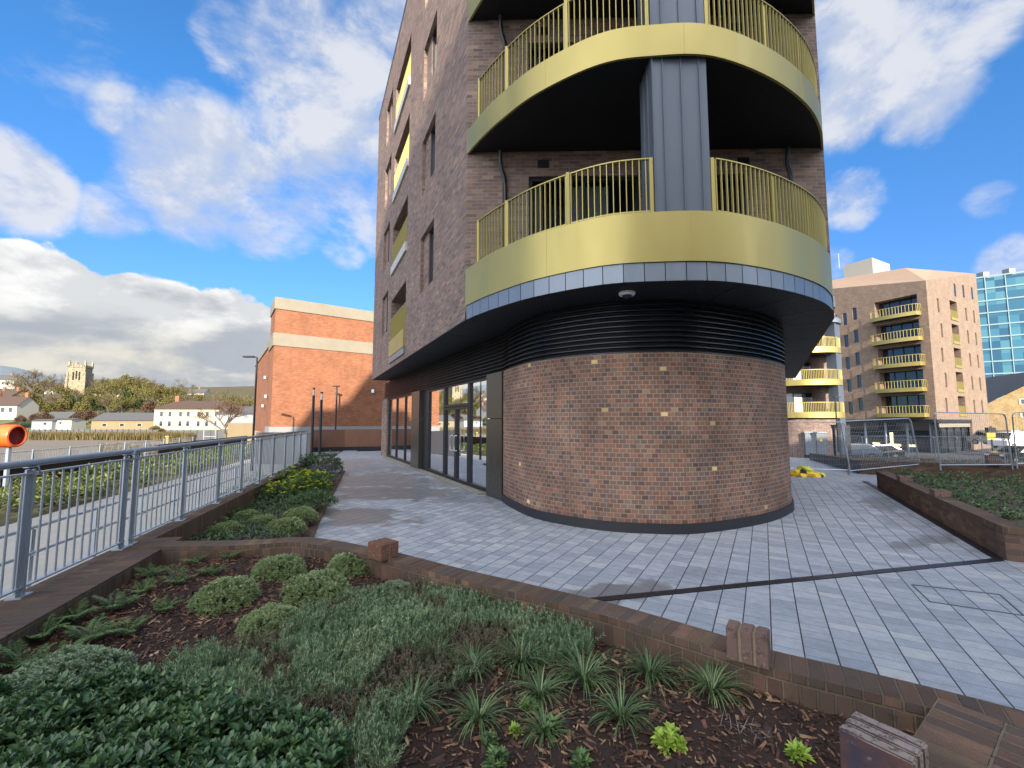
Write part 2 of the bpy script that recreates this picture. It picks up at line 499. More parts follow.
GOLD = metal('gold_anodised_metal', (.395, .33, .115), .45, .65, .10)
GOLD_BAR = metal('gold_painted_bar', (.40, .335, .11), .45, .45, .08)
ZINC = metal('grey_zinc', (.105, .127, .16), .5, .35, .12)
ZINC_L = metal('pale_zinc_tile', (.19, .225, .27), .42, .5, .15)
BLACK = simple('black_coated_metal', (.012, .013, .017), .42, 0, .5, .2)
SOFFIT = simple('dark_soffit_board', (.014, .015, .019), .6, 0, .4, .15)
LOUVRE = metal('dark_louvre_metal', (.035, .038, .045), .32, .4, .1)
BRONZE = metal('bronze_panel', (.10, .09, .075), .32, .6, .15)
GALV = metal('galvanised_steel', (.40, .45, .50), .42, .65, .16)
GALV_D = metal('grey_painted_steel', (0.312, 0.366, 0.430), .42, .4, .12)
DARKST = simple('dark_steel_post', (.018, .02, .026), .45, .3, .5, .2)
PLINTH = simple('black_brick_plinth', (.020, .021, .025), .55, 0, .5, .3, 8, .4)
CONC = simple('pale_concrete', (0.228, 0.210, 0.168), .85, 0, .3, .18, 1.2, .3)
CONC_W = simple('white_rendered_plinth', (0.240, 0.252, 0.264), .85, 0, .3, .12, 1.5)
CONC_G = simple('grey_concrete_path', (0.400, 0.374, 0.322), .85, 0, .3, .15, 2.5, .3)
ASPH = simple('asphalt', (.06, .06, .062), .9, 0, .3, .3, 2.0, .4)
WHITE = simple('white_painted_wall', (0.372, 0.360, 0.318), .8, 0, .3, .06, .6)
WHITE_PL = simple('white_plastic', (.75, .75, .74), .4)
PLANT_BOX = simple('white_ribbed_cladding', (0.300, 0.294, 0.264), .6, 0, .3, .05)
ROOF_BR = simple('brown_roof_tiles', (0.066, 0.045, 0.036), .85, 0, .3, .3, 3, .5, 6)
ROOF_GR = simple('grey_roof_slates', (0.072, 0.075, 0.078), .8, 0, .3, .25, 3, .5, 6)
ROOF_BUFF = simple('buff_roof_panels', (0.248, 0.179, 0.131), .75, 0, .3, .12, 1)
DARKIN = simple('dark_interior', (.02, .021, .023), .9, 0, .2)
CURTAIN = simple('pale_curtain', (.55, .56, .55), .9, 0, .2, .25, 9)
TIMBER = simple('weathered_timber', (.16, .12, .09), .85, 0, .3, .35, 4, .4, 20)
RUST = simple('dark_sheet_piling', (.045, .03, .024), .8, 0, .3, .4, 2, .4, 8)
BROWNW = simple('brown_hoarding', (.17, .085, .055), .7, 0, .3, .2, 2.5)
GREYFENCE = simple('grey_boarded_fence', (0.096, 0.102, 0.108), .85, 0, .3, .25, 2)
SANDW = simple('sandy_wall', (0.204, 0.162, 0.096), .9, 0, .3, .15, .8, .3)
ORANGE = simple('orange_plastic', (.85, .13, .022), .38, 0, .5, .08)
ORANGE_IN = simple('dark_red_lining', (.22, .02, .02), .6, 0, .4, .3, 6)
YELLOW = simple('yellow_plastic', (.80, .52, .03), .5, 0, .5, .12)
LIMEP = simple('lime_plastic', (.55, .58, .05), .5, 0, .5, .12)
CARW = simple('white_car_paint', (.75, .75, .76), .2, 0, .6, .02)
CARB = simple('black_car_paint', (.012, .013, .016), .15, 0, .6, .1)
CARS = simple('silver_car_paint', (.40, .38, .34), .25, .4, .6, .05)
TYRE = simple('tyre_rubber', (.015, .015, .016), .85)
MORTAR = simple('old_mortar', (.22, .18, .12), .95, 0, .2, .3, 30, .6, 90)
LAMPG = simple('lamp_lens', (.5, .5, .5), .3)


def glass(name, col, ior=1.9, rough=.015, see=0.0):
    m, k = newmat(name)
    fr = k.n('ShaderNodeFresnel'); fr.inputs[0].default_value = ior
    gl = k.n('ShaderNodeBsdfGlossy'); gl.inputs['Roughness'].default_value = rough; k.put(gl.inputs['Color'], (.93, .97, 1.0))
    df = k.n('ShaderNodeBsdfDiffuse'); k.put(df.inputs[0], col)
    inner = df.outputs[0]
    if see:
        tr = k.n('ShaderNodeBsdfTransparent'); k.put(tr.inputs[0], (.75, .8, .8))
        mx = k.n('ShaderNodeMixShader'); mx.inputs[0].default_value = see
        k.t.links.new(df.outputs[0], mx.inputs[1]); k.t.links.new(tr.outputs[0], mx.inputs[2]); inner = mx.outputs[0]
    mx = k.n('ShaderNodeMixShader'); k.t.links.new(fr.outputs[0], mx.inputs[0])
    k.t.links.new(inner, mx.inputs[1]); k.t.links.new(gl.outputs[0], mx.inputs[2])
    k.out(mx.outputs[0]); return m


GLASS_SHOP = glass('shop_glass', (.012, .014, .016), 2.6)
GLASS = glass('window_glass', (.015, .018, .022), 1.9, .02, .75)
GLASS_D = glass('dark_window_glass', (.02, .023, .028), 1.7)


def leafmat(name, stops, rough=.5, trans=.2, spec=.35, scale=2.0):
    m, k = newmat(name)
    f = k.m('ADD', k.m('MULTIPLY', k.island(), .75), k.m('MULTIPLY', k.m('SUBTRACT', k.noise(k.pos(), scale, 3), .4), .8), clamp=True)
    c = k.ramp(f, stops)
    b = k.bsdf(c, rough, 0, spec)
    t = k.n('ShaderNodeBsdfTranslucent'); k.put(t.inputs[0], c)
    mx = k.n('ShaderNodeMixShader'); mx.inputs[0].default_value = trans
    k.t.links.new(b.outputs[0], mx.inputs[1]); k.t.links.new(t.outputs[0], mx.inputs[2])
    k.out(mx.outputs[0]); return m


L_HEBE = leafmat('hebe_leaves', [(0, (.15, .20, .09)), (.5, (.30, .39, .17)), (1, (.46, .55, .27))])
L_HEBE_G = leafmat('hebe_grey_leaves', [(0, (.14, .20, .12)), (.5, (.26, .35, .20)), (1, (.40, .48, .30))])
L_BROAD = leafmat('broad_leaves', [(0, (0.031, 0.069, 0.027)), (.5, (0.062, 0.129, 0.047)), (.85, (0.112, 0.190, 0.067)), (1, (0.246, 0.325, 0.067))], .3, .12, .5)
L_SANT = leafmat('blue_green_sprigs', [(0, (0.093, 0.141, 0.071)), (.35, (0.172, 0.256, 0.138)), (.65, (0.259, 0.365, 0.196)), (.85, (0.389, 0.473, 0.259)), (1, (0.489, 0.365, 0.218))], .6)
L_DRY = leafmat('dry_sprigs', [(0, (.12, .09, .065)), (.4, (.19, .15, .10)), (.75, (.17, .20, .11)), (1, (.32, .22, .15))], .7)
L_LIR = leafmat('strap_leaves', [(0, (0.050, 0.095, 0.039)), (.5, (0.101, 0.168, 0.062)), (.75, (0.190, 0.263, 0.106)), (1, (0.515, 0.526, 0.269))], .38)
L_FERN = leafmat('fern_leaves', [(0, (0.060, 0.112, 0.045)), (.5, (0.112, 0.195, 0.060)), (1, (0.210, 0.300, 0.090))], .5)
L_LIME = leafmat('lime_leaves', [(0, (.22, .34, .04)), (.5, (.34, .48, .07)), (1, (.46, .56, .12))], .45)
L_DARK = leafmat('dark_shrub_leaves', [(0, (0.045, 0.083, 0.038)), (.5, (0.083, 0.143, 0.060)), (1, (0.165, 0.240, 0.105))], .5)
L_PURP = leafmat('purple_grey_sprigs', [(0, (0.091, 0.098, 0.111)), (.5, (0.143, 0.150, 0.163)), (1, (0.221, 0.221, 0.221))], .6)
L_YEL = leafmat('yellow_flower_heads', [(0, (.34, .42, .02)), (.5, (.52, .56, .03)), (1, (.66, .66, .06))], .5)
L_SUN = leafmat('bank_leaves', [(0, (0.041, 0.061, 0.020)), (.4, (0.073, 0.105, 0.028)), (.7, (0.138, 0.170, 0.049)), (.86, (0.194, 0.211, 0.065)), (1, (0.146, 0.057, 0.041))], .5)
L_REED = leafmat('reed_blades', [(0, (0.078, 0.060, 0.024)), (.5, (0.126, 0.099, 0.039)), (1, (0.186, 0.150, 0.060))], .7, .2, .3, .3)
L_TWIG = leafmat('bare_twigs', [(0, (0.102, 0.081, 0.051)), (.5, (0.150, 0.120, 0.072)), (1, (0.198, 0.162, 0.096))], .85, .1, .2, .2)
L_TWIG_R = leafmat('brown_twigs', [(0, (0.096, 0.060, 0.042)), (.5, (0.138, 0.087, 0.060)), (1, (0.180, 0.120, 0.078))], .85, .1, .2, .2)
L_TWIG_Y = leafmat('yellow_green_twigs', [(0, (0.096, 0.096, 0.030)), (.5, (0.156, 0.144, 0.048)), (1, (0.216, 0.192, 0.072))], .8, .1, .2, .2)
L_EVER = leafmat('evergreen_leaves', [(0, (0.023, 0.047, 0.016)), (.5, (0.047, 0.082, 0.023)), (1, (0.086, 0.125, 0.039))], .6, .1, .3, .3)
CHIPS = leafmat('bark_chips', [(0, (.016, .010, .008)), (.35, (.045, .024, .016)), (.55, (.12, .055, .033)), (.74, (.21, .11, .06)), (.88, (.36, .23, .13)), (1, (.56, .43, .29))], .75, 0.0, .4, 9)
BARK = simple('grey_bark', (.13, .11, .085), .9, 0, .2, .3, 4, .5, 14)
MUD = simple('river_mud', (0.138, 0.120, 0.093), .7, 0, .4, .35, .15)
SOIL = simple('dark_soil', (.036, .022, .016), .9, 0, .3, .5, 6, .8, 30)
GRASS = simple('far_grass', (.14, .19, .06), .9, 0, .2, .4, .08)
HILLM_ = simple('wooded_hill', (.14, .13, .065), .95, 0, .1, .4, .05, .8, 1.2)
GRAVELM = simple('damp_planting_soil', (.105, .08, .055), .9, 0, .3, .5, 1.4, .7, 24)
# ------------------------------------------------------------------ ground
RL_P = Vector((-3.55, 2.6)); RL_D = Vector((-.2695, .963)); RL_N = Vector((-.963, -.2695))     # railing line and its left-hand normal


def sst(x, a, b):
    t = min(1, max(0, (x - a) / (b - a))); return t * t * (3 - 2 * t)


def plaza_z(x, y):
    w = .5 * x + .866 * y
    return -.05 * max(0, min(w, 60) - 16) * sst(x, 3, 8)


def rl(u, v): q = RL_P + RL_D * u + RL_N * v; return q.x, q.y


def build_ground():
    us = [-400, -200, -100, -50, -25, -12] + [i * 2.0 for i in range(-4, 40)] + [85, 95, 110, 130, 150, 170, 190, 210, 240, 280, 330, 400, 520, 700, 1000, 1500]
    vs = [-1500, -900, -500, -300, -200, -140, -110] + [-100 + 4 * i for i in range(19)] + [-26 + 2 * i for i in range(13)] + [-.5, .12, .14, 2, 4, 6.2, 8, 10, 11.1, 11.14, 14, 20, 28, 40, 60, 80, 100, 120, 150, 180, 220, 280, 360, 500, 800, 1500]
    V = []; F = []
    for u in us:
        for v in vs:
            x, y = rl(u, v)
            if v <= .12:
                z = plaza_z(x, y) - .06
                if u > 30: z = z + (-.9) * sst(u, 30, 31)
            elif v <= 11.1: z = -.66 if v < 6.3 else -.62
            else: z = -3.0
            far = sst(y, 100, 128)
            if x < 5 and y > 100:
                zh = -2.1 + 1.0 * sst(y, 125, 160) + (11.5 * sst(y, 165, 228) + 4 * sst(y, 165, 300) + 22 * sst(y, 240, 420)) * sst(-x, 55, 150)
                z = z * (1 - far) + zh * far
            V.append((x, y, z))
    m = len(vs)
    for i in range(len(us) - 1):
        for j in range(m - 1):
            F.append((i * m + j, i * m + j + 1, (i + 1) * m + j + 1, (i + 1) * m + j))
    # keep faces pointing up
    V = np.array(V); a = V[F[0][1]] - V[F[0][0]]; b = V[F[0][2]] - V[F[0][0]]
    if np.cross(a, b)[2] < 0: F = [q[::-1] for q in F]
    m_, k = newmat('ground_soil')
    P = k.pos(); s = k.sep(P)
    n1 = k.noise(P, .09, 5, .6); n2 = k.noise(P, 1.3, 4)
    near = k.mix(n2, (0.056, 0.053, 0.031), (0.099, 0.099, 0.046))
    mud = k.mix(k.noise(k.vm('MULTIPLY', P, (.12, .5, 1)), 1.0, 6, .65), (0.093, 0.077, 0.059), (0.223, 0.198, 0.155))
    hill = k.mix(n1, (0.056, 0.053, 0.025), (0.105, 0.090, 0.046))
    field = k.mix(n1, (0.088, 0.110, 0.033), (0.154, 0.149, 0.061))
    c = k.mix(k.step(s[2], -1.4, -2.4), near, mud)
    c = k.mix(k.step(s[1], 118, 126), c, field); c = k.mix(k.step(s[2], 1.5, 4), c, hill)
    k.out(k.bsdf(c, .9, 0, .25, k.bump(n2, .5, .05)).outputs[0])
    struct(obj('ground', (V, F), m_))


build_ground()


def build_pavement():
    mb = MB(); st = .8
    us = [-3 + st * i for i in range(60)]; vs = [-.05 - st * j for j in range(60)]
    for a, a2 in zip(us[:-1], us[1:]):
        for b, b2 in zip(vs[:-1], vs[1:]):
            q = [rl(a, b), rl(a2, b), rl(a2, b2), rl(a, b2)]
            cx = sum(p[0] for p in q) / 4; cy = sum(p[1] for p in q) / 4
            if cy > 46 or cx - .62 * cy > 5.6 or (cx < -2 and cy > 26.5): continue
            mb.face([(p[0], p[1], plaza_z(*p)) for p in q])
    me = obj('pavement', mb, PAVING); struct(me)


build_pavement()
mb = MB()
for a in range(-5, 40):
    q = [rl(a, 5.9), rl(a, .16), rl(a + 1, .16), rl(a + 1, 5.9)]
    mb.face([(p[0], p[1], -.64) for p in q])
struct(obj('path', mb, CONC_G))
# car park beyond the planters on the right
mb = MB()
for i in range(14):
    for j in range(14):
        x0, y0 = 14 + i * 7, 34 + j * 6
        if x0 - .62 * y0 < 6: continue
        q = [(x0, y0), (x0 + 7, y0), (x0 + 7, y0 + 6), (x0, y0 + 6)]
        mb.face([(p[0], p[1], plaza_z(*p) - .02) for p in q])
struct(obj('car_park', mb, ASPH))

# slot drain across the setts
mb = MB(); mb.bar((.66, 4.51, .0045), (6.34, 5.83, .0045), .10, .011)
mb.bar((6.36, 5.85, .004), (10.6, 13.28, .004), .12, .011)
tag(obj('drain_channel', mb, BLACK), 'black slot drain running across the pale setts and along the right-hand planter wall', 'drain')
mb = MB()
cov = [G(912, 585, 0), G(930, 602, 0), G(1024, 616, 0), G(1000, 595, 0)]
for a, b in ((0, 1), (1, 2), (0, 3), (3, 2)):
    mb.bar(cov[a] + Vector((0, 0, .0035)), cov[b] + Vector((0, 0, .0035)), .010, .008)
tag(obj('access_cover', mb, simple('worn_steel_edge', (.10, .11, .12), .6, .3)), 'thin dark steel edging of a paved access cover set in the setts', 'cover')

# ------------------------------------------------------------------ main building
mainb = thing('apartment_building', 'round-nosed brown brick apartment block with curved gold balconies in the centre', 'apartment building', (2.6, 12, 0))
FP = Vector((-.95, 8.68)); FD = Vector((-.4227, .9063)); FN = Vector((-.9063, -.4227))     # upper left facade
RP = Vector((6.42, 8.52)); RD = Vector((.505, .863)); RN = Vector((.863, -.505))           # upper right facade
NOSE = smooth_line([(-.95, 8.68), (-.66, 8.22), (-.22, 7.64), (.42, 6.97), (1.35, 6.37), (2.2, 6.20), (3.09, 6.21), (4.2, 6.62), (5.2, 7.22), (5.9, 7.86), (6.42, 8.52)], 6)
DRUM = smooth_line([(-.20, 10.0), (.0, 9.3), (.5, 8.2), (1.42, 7.42), (2.27, 7.17), (3.1, 7.22), (4.5, 7.92), (5.55, 8.85), (5.98, 9.5)], 7)
DRUM_R = (12.9, 21.3)
LEVELS = [4.89, 7.88, 10.87, 13.86]
ROOF_Z = 17.6


def fpt(P, D, s, z, N=None, off=0.0):
    q = P + D * s
    if N is not None: q = q + N * off
    return (q.x, q.y, z)


def facade(mb, P, D, N, s0, s1, z0, z1, holes, depth):
    S = sorted({s0, s1} | {h[0] for h in holes} | {h[1] for h in holes}); Z = sorted({z0, z1} | {h[2] for h in holes} | {h[3] for h in holes})
    for a, b in zip(S[:-1], S[1:]):
        for c, d in zip(Z[:-1], Z[1:]):
            sm, zm = (a + b) / 2, (c + d) / 2
            if any(h[0] < sm < h[1] and h[2] < zm < h[3] for h in holes): continue
            mb.face([fpt(P, D, a, c), fpt(P, D, b, c), fpt(P, D, b, d), fpt(P, D, a, d)], [(a, c), (b, c), (b, d), (a, d)])
    for h in holes:
        dp = h[4] if len(h) > 4 else depth
        a, b, c, d = h[:4]
        f = lambda s, z, o: fpt(P, D, s, z, N, -o)
        for q, uv in (([f(a, c, 0), f(a, d, 0), f(a, d, dp), f(a, c, dp)], [(0, c), (0, d), (dp, d), (dp, c)]),
                      ([f(b, c, 0), f(b, c, dp), f(b, d, dp), f(b, d, 0)], [(0, c), (dp, c), (dp, d), (0, d)]),
                      ([f(a, c, 0), f(a, c, dp), f(b, c, dp), f(b, c, 0)], [(a, 0), (a, dp), (b, dp), (b, 0)]),
                      ([f(a, d, 0), f(b, d, 0), f(b, d, dp), f(a, d, dp)], [(a, 0), (b, 0), (b, dp), (a, dp)])):
            mb.face(q, uv)


def window_at(parent, P, D, N, a, b, c, d, rec, fw=.06, mull=(), trans=(), fmat=None, gmat=None, name='window'):
    """frame with its glazing as a sub-part, set rec behind the wall face"""
    fr = MB(); f = lambda s, z, o: Vector(fpt(P, D, s, z, N, -o))
    o0 = rec
    for s in (a + fw / 2, b - fw / 2): fr.bar(f(s, c, o0), f(s, d, o0), fw, .08, up=(N.x, N.y, 0))
    for z in (c + fw / 2, d - fw / 2): fr.bar(f(a + fw, z, o0), f(b - fw, z, o0), .08, fw)
    for s in mull: fr.bar(f(s, c + fw, o0), f(s, d - fw, o0), fw * .9, .07, up=(N.x, N.y, 0))
    for (sa, sb, z) in trans: fr.bar(f(sa, z, o0), f(sb, z, o0), .07, fw)
    w = obj(name, fr, fmat or BLACK, parent)
    g = MB(); e = fw * .6
    g.face([f(a + e, c + e, o0 + .015), f(b - e, c + e, o0 + .015), f(b - e, d - e, o0 + .015), f(a + e, d - e, o0 + .015)])
    obj('pane', g, gmat or GLASS, w); return w


PALE_PANEL = simple('pale_grey_panel', (.42, .42, .40), .5)
# left upper facade: openings on every storey
holes = []; wins = []; recs = []
for i, zt in enumerate(LEVELS):
    zf = zt - .05
    holes.append((2.62, 4.10, zf + .62, zf + 2.30, .11)); holes.append((9.9, 11.5, zf + .62, zf + 2.40, .11))
    holes.append((6.15, 9.05, zt - .36 if i else 4.02, zt + 1.62, 1.55))
    recs.append((6.15, 9.05, zt))
w = MB(); facade(w, FP, FD, FN, 0, 14.30, 3.86, ROOF_Z, holes, .12)
# far end and parapet
e0 = Vector(fpt(FP, FD, 14.30, 0)); back = Vector((.9063, .4227, 0)) * 9
w.face([(e0.x, e0.y, 3.86), (e0.x + back.x, e0.y + back.y, 3.86), (e0.x + back.x, e0.y + back.y, ROOF_Z), (e0.x, e0.y, ROOF_Z)])
obj('facade_wall', w, B_FAC, mainb)
rh = []
for i, zt in enumerate(LEVELS):
    for a in (2.4, 6.2, 10.0): rh.append((a, a + 1.3, zt + .55, zt + 2.2, .12))
w = MB(); facade(w, Vector(fpt(RP, RD, 14, 0)).xy, -RD, RN, 0, 14, 3.86, ROOF_Z, [(14 - h[1], 14 - h[0]) + h[2:] for h in rh], .12)
e1 = Vector(fpt(RP, RD, 14, 0)); bk = Vector((e0.x + back.x, e0.y + back.y, 0))
w.face([(e1.x, e1.y, 3.86), (e1.x, e1.y, ROOF_Z), (bk.x, bk.y, ROOF_Z), (bk.x, bk.y, 3.86)])
obj('facade_wall', w, B_FAC, mainb)
for h in rh: window_at(mainb, RP, RD, RN, *h[:4], .11)
# front wall behind the balconies
CH = Vector((RP.x - FP.x, RP.y - FP.y)); CL = CH.length; CD = CH / CL; CN = Vector((CD.y, -CD.x))
ch = []
for zt in LEVELS: ch += [(1.3, 3.6, zt - .42, zt + 1.98, .12), (4.3, 5.8, zt - .42, zt + 1.98, .12)]
w = MB(); facade(w, FP, CD, CN, 0, CL, 4.0, ROOF_Z, ch, .12)
obj('front_wall', w, B_FAC, mainb)
for n_, h in enumerate(ch):
    a, b = h[0], h[1]
    window_at(mainb, FP, CD, CN, a, b, h[2], h[3], .10, .07, mull=((a + b) / 2,), name='balcony_door')
# rooms behind the glass: dark box and curtains
room = MB()
for P, D, N, s0, s1, dep in ((FP, CD, CN, .2, CL - .2, 2.2),):
    f = lambda s, z, o: fpt(P, D, s, z, N, -o)
    for zt in LEVELS:
        room.face([f(s0, zt - .45, dep), f(s1, zt - .45, dep), f(s1, zt + 2.2, dep), f(s0, zt + 2.2, dep)])
        room.face([f(s0, zt - .45, .2), f(s1, zt - .45, .2), f(s1, zt - .45, dep), f(s0, zt - .45, dep)])
        room.face([f(s0, zt + 2.2, .2), f(s1, zt + 2.2, .2), f(s1, zt + 2.2, dep), f(s0, zt + 2.2, dep)])
obj('room_interior', room, DARKIN, mainb)
for zt in LEVELS[:3]:
    for (a, b) in ((2.05, 3.0), (1.35, 1.6), (4.4, 5.2)):
        c = MB(); n = max(8, int((b - a) / .05)); ln = []
        for j in range(n + 1):
            s = a + (b - a) * j / n
            ln.append(fpt(FP, CD, s, 0, CN, -.28 - .035 * math.sin(j * 1.6))[:2])
        c.strip(ln, zt - .42, zt + 1.9); obj('curtain', c, CURTAIN, mainb)
# left facade windows: brick-panelled half and glazed half
for (a, b, c, d) in [h[:4] for h in holes if h[4] < 1]:
    mid = a + (b - a) * .60
    pm = MB(); f = lambda s, z, o: fpt(FP, FD, s, z, FN, -o)
    pm.face([f(mid, c, .10), f(b, c, .10), f(b, d, .10), f(mid, d, .10)], [(mid, c), (b, c), (b, d), (mid, d)])
    pm.face([f(mid, c, .10), f(mid, d, .10), f(mid, d, .24), f(mid, c, .24)], [(0, c), (0, d), (.14, d), (.14, c)])
    obj('recessed_brick_panel', pm, B_FAC, mainb)
    window_at(mainb, FP, FD, FN, a + .005, mid - .005, c + .005, d - .005, .16, .05, gmat=GLASS_D)
for i, (a, b, zt) in enumerate(recs):
    f = lambda s, z, o: fpt(FP, FD, s, z, FN, -o)
    fb = zt - .34 if i else 4.26
    lg = obj('loggia', MB().box(f((a + b) / 2, (fb - .02 + zt - .10) / 2, .80), (b - a - .01, 1.5, zt - .10 - fb + .02 - .02), math.atan2(FD.y, FD.x)), SOFFIT, mainb)
    fa = MB(); fa.box(f((a + b) / 2, (fb + zt - .02) / 2, -.02), (b - a - .012, .09, zt - .02 - fb), math.atan2(FD.y, FD.x))
    obj('fascia_panel', fa, GOLD if i == 0 else PALE_PANEL, lg)
    if i == 0: obj('soffit_panel', MB().box(f((a + b) / 2, 4.14, -.005), (b - a - .012, .09, .22), math.atan2(FD.y, FD.x)), ZINC_L, lg)
    rb = MB(); n = int((b - a) / .10)
    for j in range(n + 1):
        s = a + .03 + (b - a - .06) * j / n
        rb.bar(f(s, zt - .02, .02), f(s, zt + .86, .02), .014, .05, up=(FN.x, FN.y, 0))
    rb.bar(f(a + .01, zt + .87, .02), f(b - .01, zt + .87, .02), .05, .02); obj('balustrade', rb, GOLD_BAR, lg)
    bw = MB(); bw.face([f(a + .01, zt - .09, 1.54), f(b - .01, zt - .09, 1.54), f(b - .01, zt + 1.61, 1.54), f(a + .01, zt + 1.61, 1.54)], [(a, 0), (b, 0), (b, 1.7), (a, 1.7)])
    obj('loggia_back_wall', bw, B_FAC, lg)
    window_at(mainb, FP, FD, FN, a + .5, b - .4, zt - .08, zt + 1.55, 1.47, .07, mull=((a + b) / 2,), gmat=GLASS_D, name='loggia_door')

# roof slab
mb = MB(); rp = [(FP.x, FP.y), (RP.x, RP.y), (e1.x, e1.y), (bk.x, bk.y), (e0.x, e0.y)]
mb.prism([(2.7 + (x - 2.7) * 1.003, 14 + (y - 14) * 1.003) for x, y in rp], ROOF_Z - .02, ROOF_Z + .12); obj('roof', mb, ZINC, mainb)
# soffit over the ground floor
mb = MB(); so = NOSE + [(e1.x, e1.y), (bk.x, bk.y), (e0.x, e0.y)]
mb.face([(x, y, 3.838) for x, y in so[::-1]]); so2 = offset(NOSE, .08) + [(e1.x, e1.y), (bk.x, bk.y), (e0.x, e0.y)]; mb.face([(x, y, 3.98) for x, y in so2])
obj('soffit', mb, SOFFIT, mainb)
mb = MB(); mb.strip([(e0.x, e0.y), (FP.x, FP.y)], 3.838, 3.862); mb.strip([(RP.x, RP.y), (e1.x, e1.y)], 3.838, 3.862); obj('soffit_trim', mb, BLACK, mainb)

# nose balconies
def arc_pts(line, step):
    out = [line[0]]; acc = 0
    for a, b in zip(line[:-1], line[1:]):
        L = math.dist(a, b); t = step - acc
        while t <= L:
            out.append((a[0] + (b[0] - a[0]) * t / L, a[1] + (b[1] - a[1]) * t / L)); t += step
        acc = (acc + L) % step if step else 0
        acc = L - (t - step)
    return out


COLX = (2.14, 2.99)
for i, zt in enumerate(LEVELS + [16.9]):
    z0 = 4.13 if i == 0 else zt - .51
    bal = obj('balcony', MB().prism(offset(NOSE, .045), zt - .10 if i < 4 else z0 + .1, zt - .06), SOFFIT, mainb)
    NS = smooth_line(NOSE[::6], 14) if i == 0 else NOSE
    mb = MB().band(NOSE, .04, z0, zt); obj('fascia', mb, GOLD, bal)
    us = MB(); us.face([(x, y, z0 + .04) for x, y in offset(NOSE, .03)[::-1]]); obj('underside', us, SOFFIT, bal)
    if i == 4: continue
    for j_ in (9, 19, 33, 47):
        a_, b_ = NOSE[j_], NOSE[j_ + 1]; obj('panel_joint', MB().box((a_[0], a_[1], (z0 + zt) / 2), (.006, .006, zt - z0 - .004), math.atan2(b_[1] - a_[1], b_[0] - a_[0])), GOLD_BAR, bal)
    rl_ = offset(NOSE, .06)
    pts = arc_pts(rl_, .096)
    bars = MB(); bars2 = MB()
    for (x, y) in pts[1:-1]:
        if COLX[0] - .02 < x < COLX[1] + .02 and y < 6.6: continue
        if x < -.72 or x > 6.2: continue
        j_ = min(range(len(rl_) - 1), key=lambda q: math.dist(rl_[q], (x, y))); tg = math.atan2(rl_[j_ + 1][1] - rl_[j_][1], rl_[j_ + 1][0] - rl_[j_][0])
        (bars if x < COLX[0] else bars2).box((x, y, zt + .42), (.012, .032, .86), tg)
    obj('balustrade', bars, GOLD_BAR, bal); obj('balustrade', bars2, GOLD_BAR, bal)
    rl2 = [p for p in rl_ if -.72 < p[0] < COLX[0]]; rr2 = [p for p in rl_ if COLX[1] < p[0] < 6.2]
    tr = MB()
    for ln in (rl2, rr2): tr.band(offset(ln, -.022), .044, zt + .85, zt + .868); tr.band(offset(ln, -.01), .02, zt + .03, zt + .05)
    obj('top_rail', tr, GOLD_BAR, bal)
    posts = [(-.70, 8.30), NOSE[13], NOSE[21], (2.095, 6.25), (3.035, 6.25), (4.2, 6.68), (5.1, 7.2), (6.17, 8.25)]
    for (x, y) in posts:
        obj('post', MB().box((x + (2.4 - x) * .012, y + .03, zt + .43), (.055, .04, .90)), GOLD_BAR, bal)
# grey tile band below the first balcony
inner = offset(NOSE, .03)
back_ = MB().band(inner, .02, 3.84, 4.128); tb = obj('tile_band', back_, BLACK, mainb)
tl = MB(); pts = arc_pts(inner, .30)
for a, b in zip(pts[:-1], pts[1:]):
    A_ = Vector(a); B_ = Vector(b); dd = (B_ - A_).normalized() * .006; nn = Vector((dd.y, -dd.x)).normalized() * .012
    p, q = A_ + dd + nn, B_ - dd + nn
    tl.face([(p.x, p.y, 3.845), (q.x, q.y, 3.845), (q.x, q.y, 4.122), (p.x, p.y, 4.122)])
obj('zinc_tiles', tl, ZINC_L, tb)
# grey standing-seam column through the balconies
mb = MB(); cx0, cx1 = COLX; cy0, cy1 = 6.265, 6.85
mb.box(((cx0 + cx1) / 2, (cy0 + cy1) / 2, (4.86 + 17) / 2), (cx1 - cx0, cy1 - cy0, 17 - 4.86))
col = obj('clad_column', mb, ZINC, mainb)
mb = MB()
for t in (0.01, .2, .53, .86): mb.box((cx0 + (cx1 - cx0) * t, cy0 - .012, 10.9), (.012, .028, 12.0))
for t in (.3, .65): mb.box((cx0 - .008, cy0 + (cy1 - cy0) * t, 10.9), (.02, .012, 12.0)); mb.box((cx1 + .008, cy0 + (cy1 - cy0) * t, 10.9), (.02, .012, 12.0))
obj('standing_seam', mb, ZINC, col)
# downpipes and air bricks on the front wall
f = lambda s, z, o: fpt(FP, CD, s, z, CN, o)
for zt in LEVELS:
    for s in (.80, 6.62):
        mb = MB().tube([f(s, zt - .1, .07), f(s, zt + 1.75, .07), f(s, zt + 1.9, .08), f(s - .07, zt + 2.1, .12), f(s - .09, zt + 2.25, .16), f(s - .09, zt + 2.44, .18)], .045, 10)
        mb.box(f(s, zt + 1.1, .05), (.12, .06, .03)); obj('downpipe', mb, BLACK, mainb)
    for s in (1.6, 5.72): obj('air_vent', MB().box(f(s, zt + 2.24, .01), (.24, .03, .16)), BLACK, mainb)

for (x, y) in (DRUM[18], DRUM[33]):
    obj('movement_joint', MB().box((x, y - .004, 1.55), (.010, .014, 2.78)), simple('joint_sealant', (.22, .17, .13), .8), mainb)
